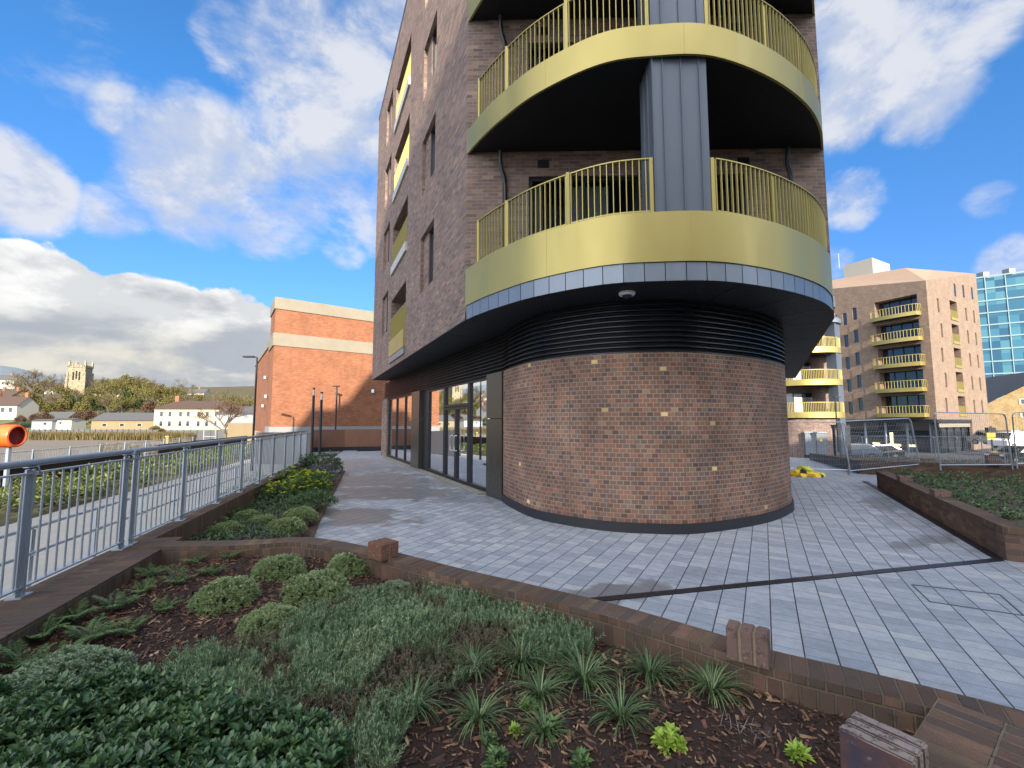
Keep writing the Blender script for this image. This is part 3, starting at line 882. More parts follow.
# soffit board joints
for a, b in (((.6, 7.0), (.75, 8.1)), ((1.7, 6.45), (1.75, 7.2)), ((3.4, 6.45), (3.35, 7.2)), ((4.7, 7.0), (4.4, 7.8)), ((5.7, 7.8), (5.2, 8.5)), ((6.5, 8.9), (5.95, 9.2)), ((7.5, 10.6), (6.7, 11.0)), ((8.7, 12.6), (7.9, 13.0)), ((-1.5, 10.2), (-.6, 10.6)), ((-2.8, 13), (-1.9, 13.4)), ((-4.1, 15.8), (-3.2, 16.2)), ((-5.4, 18.5), (-4.5, 18.9))):
    obj('soffit_joint', MB().bar((*a, 3.836), (*b, 3.836), .012, .006), LOUVRE, mainb)
# ground floor: brick drum, plinth, louvres
w = MB().strip(DRUM + [DRUM_R], .14, 2.95); obj('drum_wall', w, B_DRUM, mainb)
w = MB().band(offset(DRUM + [DRUM_R], -.035), .10, 0.0, .155); obj('plinth', w, PLINTH, mainb)
GL_P = Vector((-.61, 10.81)); GL_D = Vector((-.4537, .8911)); GL_N = Vector((-.8911, -.4537))
gfar = Vector(fpt(GL_P, GL_D, 13.9, 0))
LVL = [(gfar.x, gfar.y), (GL_P.x, GL_P.y)] + DRUM + [DRUM_R]
lv = MB().strip(offset(LVL, .10), 2.95, 3.84); lb = obj('louvre_band', lv, BLACK, mainb)
bl = MB(); NB = 10
for j in range(NB):
    z = 2.955 + j * .0885
    o1 = offset(LVL, -.012); o2 = offset(LVL, .06)
    for i in range(len(LVL) - 1):
        a, b, c, d = o1[i], o1[i + 1], o2[i + 1], o2[i]
        bl.face([(a[0], a[1], z), (b[0], b[1], z), (c[0], c[1], z + .055), (d[0], d[1], z + .055)], smooth=False)
        bl.face([(d[0], d[1], z + .043), (c[0], c[1], z + .043), (b[0], b[1], z - .012), (a[0], a[1], z - .012)])
        bl.face([(a[0], a[1], z - .012), (b[0], b[1], z - .012), (b[0], b[1], z), (a[0], a[1], z)])
obj('louvre_blades', bl, LOUVRE, lb)
obj('ground_floor_back', MB().prism([(gfar.x + 2.2, gfar.y + 1.1), (GL_P.x + 1.9, GL_P.y + 1.0), (4.8, 10.4), (11.6, 21.6), (4, 27)], .0, 3.8, bottom=False), DARKIN, mainb)

# shop front
g = lambda s, z, o=0.0: fpt(GL_P, GL_D, s, z, GL_N, o)
ang = math.atan2(GL_D.y, GL_D.x)
bp = MB(); bp.box(g(13.25, 1.475, -.35), (1.3, .7, 2.95), ang)
obj('brick_pier', bp, B_FAC, mainb)
for (a, b, mat) in ((6.32, 7.48, BRONZE), (-.88, 0.0, BRONZE)):
    q = obj('pilaster', MB().box(g((a + b) / 2, .925, -.10), (b - a, .26, 1.85), ang), mat, mainb)
    obj('upper_panel', MB().box(g((a + b) / 2, 2.405, -.10), (b - a, .26, 1.085), ang), mat, q)
obj('dark_jamb', MB().box(g(5.95, 1.475, -.22), (.72, .2, 2.95), ang), BLACK, mainb)
obj('door_threshold', MB().box(g(6.3, .012, .06), (12.4, .26, .024), ang), CONC, mainb)
window_at(mainb, GL_P, GL_D, GL_N, 7.49, 12.58, .03, 2.95, .12, .09, mull=(9.1, 10.8), gmat=GLASS_SHOP, name='shop_window')
window_at(mainb, GL_P, GL_D, GL_N, 3.70, 5.58, .03, 2.95, .14, .09, gmat=GLASS_SHOP, name='shop_window')
window_at(mainb, GL_P, GL_D, GL_N, .005, 1.55, .03, 2.95, .14, .09, gmat=GLASS_SHOP, name='shop_window')
window_at(mainb, GL_P, GL_D, GL_N, 1.56, 3.69, 2.24, 2.95, .14, .07, gmat=GLASS_SHOP, name='door_fanlight')
for (a, b, hs) in ((2.63, 3.68, 2.80), (1.57, 2.62, 2.44)):
    dr = window_at(mainb, GL_P, GL_D, GL_N, a, b, .03, 2.22, .14, .075, gmat=GLASS_SHOP, name='glazed_door')
    hd = MB()
    hp = [g(hs, .92, -.08), g(hs, .92, .0), g(hs, 1.36, .0), g(hs, 1.36, -.08)]
    hd.tube(hp, .019, 8); obj('door_handle', hd, WHITE_PL, dr)
# dome lamp under the soffit
c = Vector((1.83, 6.78, 3.838))
mb = MB()
def lathe(mb, c, prof, n=20):
    for (r0, z0), (r1, z1) in zip(prof[:-1], prof[1:]):
        for j in range(n):
            a0, a1 = 2 * math.pi * j / n, 2 * math.pi * (j + 1) / n
            P = lambda r, a, z: (c[0] + r * math.cos(a), c[1] + r * math.sin(a), c[2] + z)
            mb.face([P(r0, a0, z0), P(r1, a0, z1), P(r1, a1, z1), P(r0, a1, z0)][::-1], smooth=True)
    return mb
lathe(mb, c, [(.001, -.05), (.06, -.05), (.115, -.045), (.13, -.03), (.13, 0)]); dl = obj('soffit_lamp', mb, WHITE_PL, mainb)
mb = MB(); lathe(mb, c, [(.001, -.105), (.03, -.10), (.06, -.08), (.078, -.051)]); obj('lamp_dome', mb, DARKST, dl)
mb = MB(); lathe(mb, (2.95, 6.75, 3.838), [(.001, -.03), (.02, -.03), (.025, 0)]); obj('soffit_sensor', mb, DARKST, mainb)
# ------------------------------------------------------------------ block across the square, behind the viewpoint (unseen, throws the shade; roofline shaped for it)
blk = thing('apartment_building', 'tall brown brick block behind the viewpoint that shades the square', 'apartment building', (30, -26, 0))
HB = 25.0
mb = MB()
prof = [(-2.2, -.1), (60, -.1), (60, HB), (12, HB), (7.5, HB - 2.5), (5.6, HB - 2.5), (4.5, 24.4), (3.4, 26.6), (2.4, 26.6), (1.5, 26.4), (1.5, 24.6), (.6, 24.4), (-.9, 23), (-2.2, 22.7)]
mb.face([(x, -20, z) for x, z in prof]); mb.face([(x, -34, z) for x, z in prof[::-1]])
for a, b in zip(prof, prof[1:] + prof[:1]):
    mb.face([(a[0], -20, a[1]), (a[0], -34, a[1]), (b[0], -34, b[1]), (b[0], -20, b[1])])
obj('wall', mb, B_FAC, blk)
for i in range(7):
    for j in range(9):
        w = MB().box((4 + j * 6, -19.97, 2.6 + 3 * i), (1.5, .08, 1.7)); obj('window', w, GLASS_D, blk)

# ------------------------------------------------------------------ brick garden walls of the planting beds
FRONT = [(-4.0, 4.93), (-3.0, 4.97), (-2.42, 5.10), (-1.99, 4.97), (-1.55, 4.74), (-1.12, 4.49), (-0.48, 4.05), (0.03, 3.73), (0.60, 3.37), (0.89, 3.16), (1.31, 2.81), (1.50, 2.64), (1.84, 2.44), (2.11, 2.27), (2.34, 2.11)]
WZ = .48
wall1 = thing('garden_wall', 'low reddish brick wall around the front planting bed, topped with single bricks on edge', 'garden wall', (0, 3.5, 0))
mb = MB().band(smooth_line(FRONT[::-1], 5), .215, 0.0, WZ); obj('wall', mb, B_WALL, wall1)
# return towards the viewer at the right
ret = [(2.04, 2.20), (1.40, 1.74), (.6, 1.16)]
mb = MB().band(ret[::-1], -.44, .0, WZ + .003); obj('return_wall', mb, B_WALL, wall1)
def brick_block(c, rz, sz, mat_, n=2, name='coping_brick', parent=None, seed=1, top=None):
    """bricks standing on edge with mortar between, rounded a little"""
    import bmesh
    r = random.Random(seed)
    L, W_, H = sz; ax = Matrix.Translation(Vector(c)) @ Matrix.Rotation(rz, 4, 'Z')
    th = (W_ - .012 * (n - 1)) / n
    root = None
    mm = MB(); mm.box(None, (L - .014, W_ - .008, H - .012), M=ax @ Matrix.Translation((0, 0, H / 2 - .004)))
    root = obj(name, mm, MORTAR, parent)
    for i in range(n):
        bm = bmesh.new(); bmesh.ops.create_cube(bm, size=1.0)
        for v in bm.verts: v.co = Vector((v.co.x * L, v.co.y * th, v.co.z * H))
        bmesh.ops.bevel(bm, geom=bm.edges[:], offset=.006, segments=2, affect='EDGES')
        bmesh.ops.subdivide_edges(bm, edges=[e for e in bm.edges if e.calc_length() > .05], cuts=5, use_grid_fill=True)
        for v in bm.verts: v.co += Vector((r.uniform(-1, 1), r.uniform(-1, 1), r.uniform(-1, 1))) * .0009
        off = -W_ / 2 + th / 2 + i * (th + .012)
        bm.transform(ax @ Matrix.Translation((0, off, H / 2)))
        me = bpy.data.meshes.new('brick')
        org = wpos(parent)
        bm.transform(Matrix.Translation(-org)); bm.to_mesh(me); bm.free(); me.materials.append(mat_)
        if top:
            me.materials.append(top)
            for p_ in me.polygons:
                if p_.normal.z > .6 or (ax.inverted().to_3x3() @ p_.normal).x > .6: p_.material_index = 1
        b = bpy.data.objects.new('brick', me); COL.objects.link(b); b.parent = root; ORG[b.name] = org
    return root
m_, k = newmat('worn_brick')
P = k.obj(); nz = k.noise(P, 26, 6, .7); big = k.noise(P, 6, 3)
c = k.mix(big, (.115, .075, .062), (.20, .125, .10)); c = k.mix(k.step(nz, .52, .66), c, (.07, .05, .05)); c = k.mix(k.step(k.noise(P, 60, 4), .60, .70), c, (.22, .18, .15))
k.out(k.bsdf(c, .85, 0, .3, k.bump(nz, .9, .006)).outputs[0]); WORN = m_
m_, k = newmat('worn_red_brick')
P = k.obj(); nz = k.noise(P, 26, 6, .7); big = k.noise(P, 9, 3)
c = k.mix(big, (.11, .052, .036), (.18, .085, .052)); c = k.mix(k.step(nz, .55, .7), c, (.08, .045, .04)); c = k.mix(k.step(k.noise(P, 60, 4), .6, .68), c, (.34, .26, .18))
k.out(k.bsdf(c, .85, 0, .3, k.bump(nz, .9, .006)).outputs[0]); WORN_R = m_
m_, k = newmat('worn_engineering_brick')
P = k.obj(); nz = k.noise(P, 30, 6, .7); big = k.noise(P, 7, 3)
c = k.mix(k.step(big, .35, .6), (.042, .038, .055), (.10, .048, .04)); c = k.mix(k.step(nz, .58, .7), c, (.16, .14, .15))
k.out(k.bsdf(c, .5, 0, .5, k.bump(nz, .6, .004)).outputs[0]); WORN_B = m_
m_, k = newmat('pale_rough_brick')
P = k.obj(); nz = k.noise(P, 45, 6, .75); c = k.mix(k.noise(P, 9, 3), (.20, .16, .13), (.33, .28, .25)); c = k.mix(k.step(nz, .50, .62), c, (.09, .065, .055))
k.out(k.bsdf(c, .9, 0, .3, k.bump(nz, 1.0, .006)).outputs[0]); WORN_P = m_
brick_block((*G(882, 736, .65).xy, WZ - .04), R(-55), (.215, .17, .215), WORN_B, 3, parent=wall1, seed=2, top=WORN_P)
brick_block((*G(749, 660, WZ).xy, WZ - .0), R(55), (.12, .205, .175), WORN, 3, parent=wall1, seed=3)
brick_block((*G(383, 557, WZ).xy, WZ), R(-38), (.225, .20, .15), WORN_R, 2, parent=wall1, seed=4)
wall2 = thing('garden_wall', 'wide flat brown brick wall carrying the near end of the galvanised railing', 'garden wall', (-3.5, 3, 0))
def ln(u0, u1, v, n=2): return [rl(u0 + (u1 - u0) * i / n, v) for i in range(n + 1)]
mb = MB().band(ln(-3, 2.62, -.42), .50, -.66, WZ - .03); obj('wall', mb, B_WALL, wall2)
wall3 = thing('garden_wall', 'narrow brown brick kerb wall under the far run of railing', 'garden wall', (-5.5, 9, 0))
mb = MB().band(ln(2.62, 13.4, -.13), .22, -.66, WZ - .03); obj('wall', mb, B_WALL, wall3)
kerb = MB(); kl = [(-3.10, 5.1), (-3.25, 6.9), (-4.62, 11.4), (-6.05, 15.8)]
kl = [(-2.62, 5.02), (-3.02, 6.76), (-3.45, 8.0), (-5.99, 15.8)]
kerb.band(kl, .16, -.02, .05); tag(obj('kerb', kerb, B_WALL, None), 'thin reddish brick kerb edging the far planting bed', 'kerb')
# soil in the beds
def inpoly(x, y, P):
    c = False; n = len(P)
    for i in range(n):
        x1, y1 = P[i]; x2, y2 = P[(i + 1) % n]
        if (y1 > y) != (y2 > y) and x < (x2 - x1) * (y - y1) / (y2 - y1) + x1: c = not c
    return c
fr_in = offset(FRONT, -.12)
BED1 = [(-3.9, .3)] + [rl(-2.5, -.3), rl(1.9, -.3)] + fr_in[1:] + [(2.0, 2.14), (1.4, 1.70), (.6, 1.12), (-.5, .5)]
BED2 = [rl(2.5, -.1), rl(13.3, -.1), (-6.25, 15.6), (-3.2, 6.9), (-2.75, 5.1)]
def soil_z(x, y): return .315 + .03 * math.sin(x * 2.1 + 1) * math.sin(y * 1.7) + .015 * math.sin(7 * x) * math.sin(6 * y + 1)
def soil2_z(x, y): return .16 + .04 * math.sin(x * 2 + y)
def soil(name, poly, zf, st):
    mb = MB(); xs = [p[0] for p in poly]; ys = [p[1] for p in poly]
    x = min(xs)
    while x < max(xs):
        y = min(ys)
        while y < max(ys):
            if inpoly(x + st / 2, y + st / 2, poly):
                mb.face([(a, b, zf(a, b)) for a, b in ((x, y), (x + st, y), (x + st, y + st), (x, y + st))], smooth=True)
            y += st
        x += st
    return struct(obj(name, mb, SOIL))
soil('planting_bed', BED1, soil_z, .07); soil('planting_bed', BED2, soil2_z, .12)

# ------------------------------------------------------------------ galvanised railing
def railing(label, u0, u1, posts, step):
    b = rl(u0, 0); t = thing('railing', label, 'railing', (b[0], b[1], WZ - .03))
    zb = WZ - .03; P = lambda u, z, v=0.0: Vector((*rl(u, v), z))
    dirv = (RL_D.x, RL_D.y, 0)
    mb = MB().tube([P(u0 - .04, zb + 1.02), P(u1 + .04, zb + 1.02)], .027, 12); obj('handrail', mb, GALV_D, t)
    mb = MB().bar(P(u0, zb + .07), P(u1, zb + .07), .045, .012); obj('bottom_rail', mb, GALV, t)
    mb = MB().bar(P(u0, zb + .94), P(u1, zb + .94), .045, .012); obj('upper_rail', mb, GALV, t)
    for u in posts:
        mb = MB()
        mb.bar(P(u, zb, .0), P(u, zb + .97, .0), .05, .012, up=(RL_D.x, RL_D.y, 0)); mb.bar(P(u - .022, zb, 0), P(u - .022, zb + .97, 0), .012, .055, up=(RL_D.x, RL_D.y, 0))
        mb.bar(P(u + .022, zb, 0), P(u + .022, zb + .97, 0), .012, .055, up=(RL_D.x, RL_D.y, 0)); mb.box(P(u, zb + .006), (.13, .10, .012), math.atan2(RL_D.y, RL_D.x))
        p = obj('post', mb, GALV, t)
        bk_ = MB().tube([P(u, zb + .92, -.02), P(u, zb + .94, -.06), P(u, zb + 1.0, -.045)], .011, 8); bk_.bar(P(u - .05, zb + .99), P(u + .05, zb + .99), .04, .01); obj('bracket', bk_, GALV, p)
    mb = MB().tube([P(u0, zb + .076), P(u0, zb + .934)], .0085, 7, cap=False)
    proto = None; u = u0 + step
    while u < u1 - .02:
        if min(abs(u - q) for q in posts) > .035:
            if proto is None:
                m2 = MB().tube([P(u, zb + .076), P(u, zb + .934)], .0085, 7, cap=False); proto = obj('baluster', m2, GALV, t); pu = u
            else:
                c = proto.copy(); COL.objects.link(c); c.parent = t; c.location = (RL_D.x * (u - pu), RL_D.y * (u - pu), 0)
        u += step
    return t
railing('near galvanised railing panel at the left edge, two posts and round balusters', -1.75, 2.25, [-1.7, -.45, .91, 2.22], .108)
railing('long galvanised railing run receding beside the far planting bed', 2.37, 12.85, [2.40, 3.62, 4.91, 6.07, 7.30, 8.42, 9.70, 10.77, 11.75, 12.8], .112)
# double handrail of the ramp below
t = thing('handrail', 'low double handrail of grey tube on the lower path behind the railing', 'handrail', (*rl(0, 2.0), -.64))
P = lambda u, z, v=2.0: Vector((*rl(u, v), z))
for z in (.33, -.02): obj('rail', MB().tube([P(-3, z), P(13.5, z)], .022, 8), GALV_D, t)
for i in range(12):
    u = -2.6 + i * 1.4
    mb = MB().bar(P(u, -.64, 2.09), P(u, .29, 2.09), .05, .05); mb.tube([P(u, .27, 2.09), P(u, .31, 2.0)], .012, 6); mb.tube([P(u, -.1, 2.09), P(u, -.04, 2.0)], .012, 6)
    obj('post', mb, GALV, t)

# ------------------------------------------------------------------ left middle distance
fw = thing('flood_wall', 'dark sheet-pile flood wall along the far side of the planted bank', 'wall', (*rl(12, 11), -.6))
def vwall(mb, u0, u1, v, z0, z1, th=.2):
    mb.band(ln(u0, u1, v), th, z0, z1); return mb
obj('sheet_piling', vwall(MB(), 2, 26.5, 11.0, -3, -.02), RUST, fw); obj('sheet_piling', vwall(MB(), 28.5, 46, 11.0, -3, .33), RUST, fw)
obj('coping', vwall(MB(), 2, 26.4, 10.96, -.018, .05, .28), RUST, fw)
p = A(168, 441, 34); tag(obj('marker_post', MB().box((p.x, p.y, -.2), (.2, .2, 1.5)).box((p.x, p.y, .6), (.3, .3, .12)), simple('faded_yellow_paint', (.28, .22, .07)), ), 'stubby yellow post standing in the gap of the dark flood wall', 'post')
mf = thing('mesh_fence', 'thin wire mesh fence with grey posts in front of the mudflat', 'fence', (*rl(12, 11.6), -.6))
for i in range(16):
    u = 2 + i * 2.2; obj('post', MB().bar((*rl(u, 11.6), -.6), (*rl(u, 11.6), .62), .05), GALV_D, mf)
mb = MB()
for z in (.56, .2, -.2): mb.bar((*rl(2, 11.6), z), (*rl(35, 11.6), z), .018)
for i in range(330): mb.bar((*rl(2 + i * .1, 11.6), -.4), (*rl(2 + i * .1, 11.6), .6), .008)
obj('wire_mesh', mb, GALV_D, mf)
# lifebuoy housing
lb_p = A(9, 436, 14.0); t = thing('lifebuoy_housing', 'round orange plastic lifebuoy housing with dark red opening at the left edge', 'lifebuoy', (lb_p.x, lb_p.y, -.64))
ax = Vector((.988, .153, 0)).normalized(); si = Vector((-.153, .988, 0)); upv = Vector((0, 0, 1))
def ring(mb, prof, n=32):
    for (r0, t0), (r1, t1) in zip(prof[:-1], prof[1:]):
        for j in range(n):
            a0, a1 = 2 * math.pi * j / n, 2 * math.pi * (j + 1) / n
            Q = lambda r, a, tt: lb_p + ax * tt + si * (r * math.cos(a)) + upv * (r * math.sin(a))
            mb.face([Q(r0, a0, t0), Q(r1, a0, t1), Q(r1, a1, t1), Q(r0, a1, t0)], smooth=True)
    return mb
obj('shell', ring(MB(), [(.02, -.30), (.20, -.30), (.335, -.25), (.36, -.18), (.36, .20), (.345, .235), (.30, .245), (.285, .23)]), ORANGE, t)
obj('lining', ring(MB(), [(.285, .232), (.27, .10), (.16, .02), (.10, .0), (.02, .0)]), ORANGE_IN, t)
obj('post', MB().bar((lb_p.x - .02, lb_p.y + .05, -.64), (lb_p.x - .02, lb_p.y + .05, lb_p.z - .33), .09), GALV_D, t)
# street lamp and slim posts
lp = A(252, 462, 21.7)
t = thing('street_lamp', 'tall slim black street lamp with flat head beyond the railing', 'street lamp', (lp.x, lp.y, -.64))
obj('pole', MB().tube([(lp.x, lp.y, -.64), (lp.x, lp.y, .9)], .075, 10).tube([(lp.x, lp.y, .9), (lp.x, lp.y, 4.98)], .05, 10, r2=.04), DARKST, t)
obj('arm', MB().tube([(lp.x, lp.y, 4.94), (lp.x - .05, lp.y, 5.0), (lp.x - .25, lp.y, 5.02)], .03, 8), DARKST, t)
mb = MB(); mb.box((lp.x - .42, lp.y, 5.02), (.52, .22, .07)); obj('lamp_head', mb, DARKST, t)
for px, py0, py1, D, lab in ((314, 388, 446, 24.5, 'slim black post light with pale top, left of a close pair before the brown wall'), (321.8, 392, 448, 23.8, 'slim black post light with pale top, right of a close pair before the brown wall')):
    a = A(px, py0, D)
    t = thing('post_light', lab, 'post light', (a.x, a.y, 0))
    obj('post', MB().tube([(a.x, a.y, -.1), (a.x, a.y, a.z - .42)], .07, 10), DARKST, t)
    mb = MB().tube([(a.x, a.y, a.z - .42), (a.x, a.y, a.z - .08)], .055, 10); obj('lens', mb, LAMPG, t)
    obj('cap', MB().tube([(a.x, a.y, a.z - .08), (a.x, a.y, a.z)], .07, 10), DARKST, t)
a = A(337, 386.5, 29.5); t = thing('street_lamp', 'black T-shaped street lamp standing before the orange brick building', 'street lamp', (a.x, a.y, 0))
obj('pole', MB().tube([(a.x, a.y, -.1), (a.x, a.y, a.z)], .055, 8), DARKST, t); obj('lamp_head', MB().box((a.x - .05, a.y, a.z + .02), (.42, .2, .08)), DARKST, t)

# brown hoarding wall and grey retaining wall
t = thing('brown_wall', 'low brown boarded wall closing the end of the paved walk', 'wall', (-10, 26.5, 0))
q0, q1, q2 = A(311, 430, 26.0), A(345, 430, 27), A(395, 430.5, 27.6)
for a, b in ((q0, q1), (q1, q2)):
    mb = MB(); mb.band([(b.x, b.y), (a.x, a.y)], -.2, .22, 1.28); obj('board_panel', mb, BROWNW, t)
mb = MB(); mb.band([(q2.x, q2.y - .02), (q1.x, q1.y - .02), (q0.x, q0.y - .02)], -.15, -.05, .218); obj('dark_base', mb, BLACK, t)
g0, g1 = A(256, 434, 25), A(311, 431, 24.6)
t = tag(obj('retaining_wall', MB().band([(g1.x, g1.y), (g0.x, g0.y)], -.3, -.9, 1.15), simple('grey_brown_render', (.12, .105, .10), .9)), 'grey-brown retaining wall behind the far end of the railing', 'wall')
s0, s1 = A(228, 423, 62), A(300, 423, 58)
tag(obj('sandy_wall', MB().band([(s1.x, s1.y), (s0.x, s0.y)], -1, -3.2, s0.z), SANDW), 'plain sunlit sandy wall left of the orange brick building', 'wall')
# white scaffold frame beside the water
a = A(209, 447, 45); t = thing('scaffold_frame', 'small white tubular frame standing by the dark flood wall', 'frame', (a.x, a.y, -2))
mb = MB()
for dx in (-.6, .6): mb.tube([(a.x + dx, a.y, -2.2), (a.x + dx, a.y, 1.2)], .05, 6)
for z in (-.8, .2, 1.1): mb.tube([(a.x - .6, a.y, z), (a.x + .6, a.y, z)], .04, 6)
obj('tubes', mb, GALV, t)

# ------------------------------------------------------------------ orange brick building
rb_ = thing('orange_brick_building', 'windowless orange brick building with two pale concrete bands', 'building', (-13, 31, 0))
RA = Vector((-15.6, 28.2)); RDv = Vector((.80, .60)); RNv = Vector((.60, -.80)); RSv = Vector((-.56, .83))
def rpt(s, z, o=0): q = RA + RDv * s + RNv * o; return (q.x, q.y, z)
def rside(s, z): q = RA + RSv * s; return (q.x, q.y, z)
LEN = 22; ZT = 9.95
mb = MB()
mb.face([rpt(0, .95), rpt(LEN, .95), rpt(LEN, ZT), rpt(0, ZT)], [(0, .95), (LEN, .95), (LEN, ZT), (0, ZT)])
mb.face([rside(3.0, .95), rside(0, .95), rside(0, ZT), rside(3.0, ZT)], [(0, .95), (3.0, .95), (3.0, ZT), (0, ZT)])
obj('wall', mb, B_RED, rb_)
mb = MB(); mb.face([rside(17, .95), rside(2.8, .95), rside(2.8, 7.2), rside(17, 7.2)], [(0, .95), (14, .95), (14, 7.2), (0, 7.2)]); obj('side_wall', mb, B_RED, rb_)
def band(z0, z1, o):
    m = MB(); q = [rpt(-.05, 0, o), rpt(LEN, 0, o)]
    m.band([(a[0], a[1]) for a in q], .35, z0, z1)
    q = [rside(3.0, 0), rside(0, 0)]; m.band([(a[0] - .06, a[1] - .04) for a in q], .3, z0, z1)
    return m
obj('concrete_coping', band(9.2, 9.98, .06), CONC, rb_); obj('concrete_band', band(6.75, 7.6, .05), CONC, rb_); obj('plinth', band(-.5, 1.42, .04), CONC_W, rb_)
m = MB(); q = [rside(17, 0), rside(2.9, 0)]; m.band([(a[0] - .06, a[1] - .04) for a in q], .3, 7.1, 7.45); obj('side_coping', m, CONC, rb_)
for zz, s in ((4.9, 3.4), (3.5, 2.2), (2.9, 4.2)): obj('wall_lamp', MB().box((*(RA + RSv * s + Vector((-.12, -.08))), zz), (.16, .16, .2)), GALV, rb_)
obj('wall_lamp', MB().box(rpt(6.6, 4.0, .1), (.2, .2, .25)), GALV, rb_)
mb = MB(); mb.face([rpt(0, 9.9), rpt(LEN, 9.9), (RA.x + RDv.x * LEN + RSv.x * 3, RA.y + RDv.y * LEN + RSv.y * 3, 9.9), rside(3, 9.9)])
mb.face([rpt(LEN, 0), (RA.x + RDv.x * LEN + RSv.x * 3, RA.y + RDv.y * LEN + RSv.y * 3, 0), (RA.x + RDv.x * LEN + RSv.x * 3, RA.y + RDv.y * LEN + RSv.y * 3, 9.9), rpt(LEN, 9.9)])
mb.face([rside(3, 7), (RA.x + RDv.x * LEN + RSv.x * 3, RA.y + RDv.y * LEN + RSv.y * 3, 7), (RA.x + RDv.x * LEN + RSv.x * 17, RA.y + RDv.y * LEN + RSv.y * 17, 7), rside(17, 7)]); obj('roof', mb, CONC_G, rb_)

# ------------------------------------------------------------------ far bank: church, houses, fences
def gable_house(name, label, cat, c, rz, L, W_, hw, hr, wall, roof, wins=(), chim=(), hip=0.0, base=-1.0):
    t = thing(name, label, cat, (c.x, c.y, c.z))
    M = Matrix.Translation(c) @ Matrix.Rotation(rz, 4, 'Z'); T = lambda x, y, z: M @ Vector((x, y, z))
    l, w = L / 2, W_ / 2; mb = MB()
    C4 = [(-l, -w), (l, -w), (l, w), (-l, w)]
    for (a, b) in zip(C4, C4[1:] + C4[:1]): mb.face([T(*a, base), T(*b, base), T(*b, hw), T(*a, hw)])
    if not hip:
        for s in (-l, l): mb.face([T(s, -w, hw), T(s, w, hw), T(s, 0, hw + hr)])
    obj('wall', mb, wall, t)
    rf = MB(); o = .35; e = l + (o if not hip else .3); rl_e = l - hip if hip else e; dz = hr * o / w
    for sgn in (-1, 1):
        q = [T(-e, sgn * (w + o), hw - dz), T(e, sgn * (w + o), hw - dz), T(rl_e, 0, hw + hr + .05), T(-rl_e, 0, hw + hr + .05)]
        rf.face(q if sgn < 0 else q[::-1])
    if hip:
        for sgn in (-1, 1): rf.face([T(sgn * e, -w - o, hw - dz), T(sgn * e, w + o, hw - dz), T(sgn * rl_e, 0, hw + hr + .05)])
    r = obj('roof', rf, roof, t)
    for x in chim: obj('chimney', MB().box(None, (1.1, .8, 2.0), M=M @ Matrix.Translation((x, 0, hw + hr + .5))), B_RED, r)
    for (x, z, ww, hh) in wins:
        fr = obj('window', MB().box(None, (ww, .14, hh), M=M @ Matrix.Translation((x, -w - .02, z))), WHITE, t)
        obj('pane', MB().box(None, (ww * .8, .14, hh * .84), M=M @ Matrix.Translation((x, -w - .035, z))), GLASS_D, fr)
    return t
def atz(px, py, D): return A(px, py, D)
CREAM = simple('cream_render', (.36, .33, .25), .85, 0, .3, .1, .5)
# church
cp = A(78, 402.5, 225); ct = thing('church', 'old stone church tower with four pinnacles on the wooded hill', 'church', (cp.x, cp.y, cp.z))
M = Matrix.Translation(cp) @ Matrix.Rotation(R(20), 4, 'Z') @ Matrix.Scale(.82, 4); T = lambda x, y, z: M @ Vector((x, y, z))
def cbox(mb, x, y, z, sx, sy, sz): return mb.box(None, (sx, sy, sz), M=M @ Matrix.Translation((x, y, z)))
mb = MB(); cbox(mb, 0, 0, 9.5, 8.2, 8.2, 25); tw = obj('tower', mb, B_STONE, ct)
mb = MB()
for sx in (-1, 1):
    for sy in (-1, 1):
        cbox(mb, sx * 4.3, sy * 4.3, 5, 1.2, 1.2, 20); cbox(mb, sx * 4.3, sy * 4.3, 16, .8, .8, 6)
obj('buttress', mb, B_STONE, tw)
mb = MB(); cbox(mb, 0, 0, 22.1, 8.8, 8.8, .5)
for i in range(6):
    for sy in (-1, 1): cbox(mb, -3.5 + 1.4 * i, sy * 4.2, 22.9, .75, .4, 1.1); cbox(mb, sy * 4.2, -3.5 + 1.4 * i, 22.9, .4, .75, 1.1)
obj('battlement', mb, B_STONE, tw)
for sx in (-1, 1):
    for sy in (-1, 1):
        mb = MB(); cbox(mb, sx * 3.9, sy * 3.9, 23.6, 1.0, 1.0, 3.0)
        mb.tube([T(sx * 3.9, sy * 3.9, 25.1), T(sx * 3.9, sy * 3.9, 27.2)], .55, 5, r2=.05); obj('pinnacle', mb, B_STONE, tw)
for x in (-1.5, 0, 1.5):
    mb = MB(); cbox(mb, x, -4.13, 16.5 + (.6 if x == 0 else 0), .85, .12, 5.2); obj('belfry_window', mb, DARKIN, tw)
mb = MB(); cbox(mb, 0, -4.12, 5.5, .8, .1, 2.2); obj('belfry_window', mb, DARKIN, tw)
mb = MB(); cbox(mb, 13, 1, 1.5, 18, 7, 9); obj('nave', mb, B_STONE, ct)
mb = MB()
for sy in (-1, 1): mb.face([T(4, 1 + sy * 4, 5.8), T(22.5, 1 + sy * 4, 5.8), T(22.5, 1, 9), T(4, 1, 9)])
obj('nave_roof', mb, ROOF_BR, ct)
wr = lambda n, sp, z, w_, h_: [((i - (n - 1) / 2) * sp, z, w_, h_) for i in range(n)]
gable_house('house', 'pale terrace house with brown roof and four white windows at the far left', 'house', A(6, 417, 165), R(4), 15, 8, 4.4, 3.4, WHITE, ROOF_BR, wr(5, 2.7, 2.6, 1.5, 1.9), (6.9, -3))
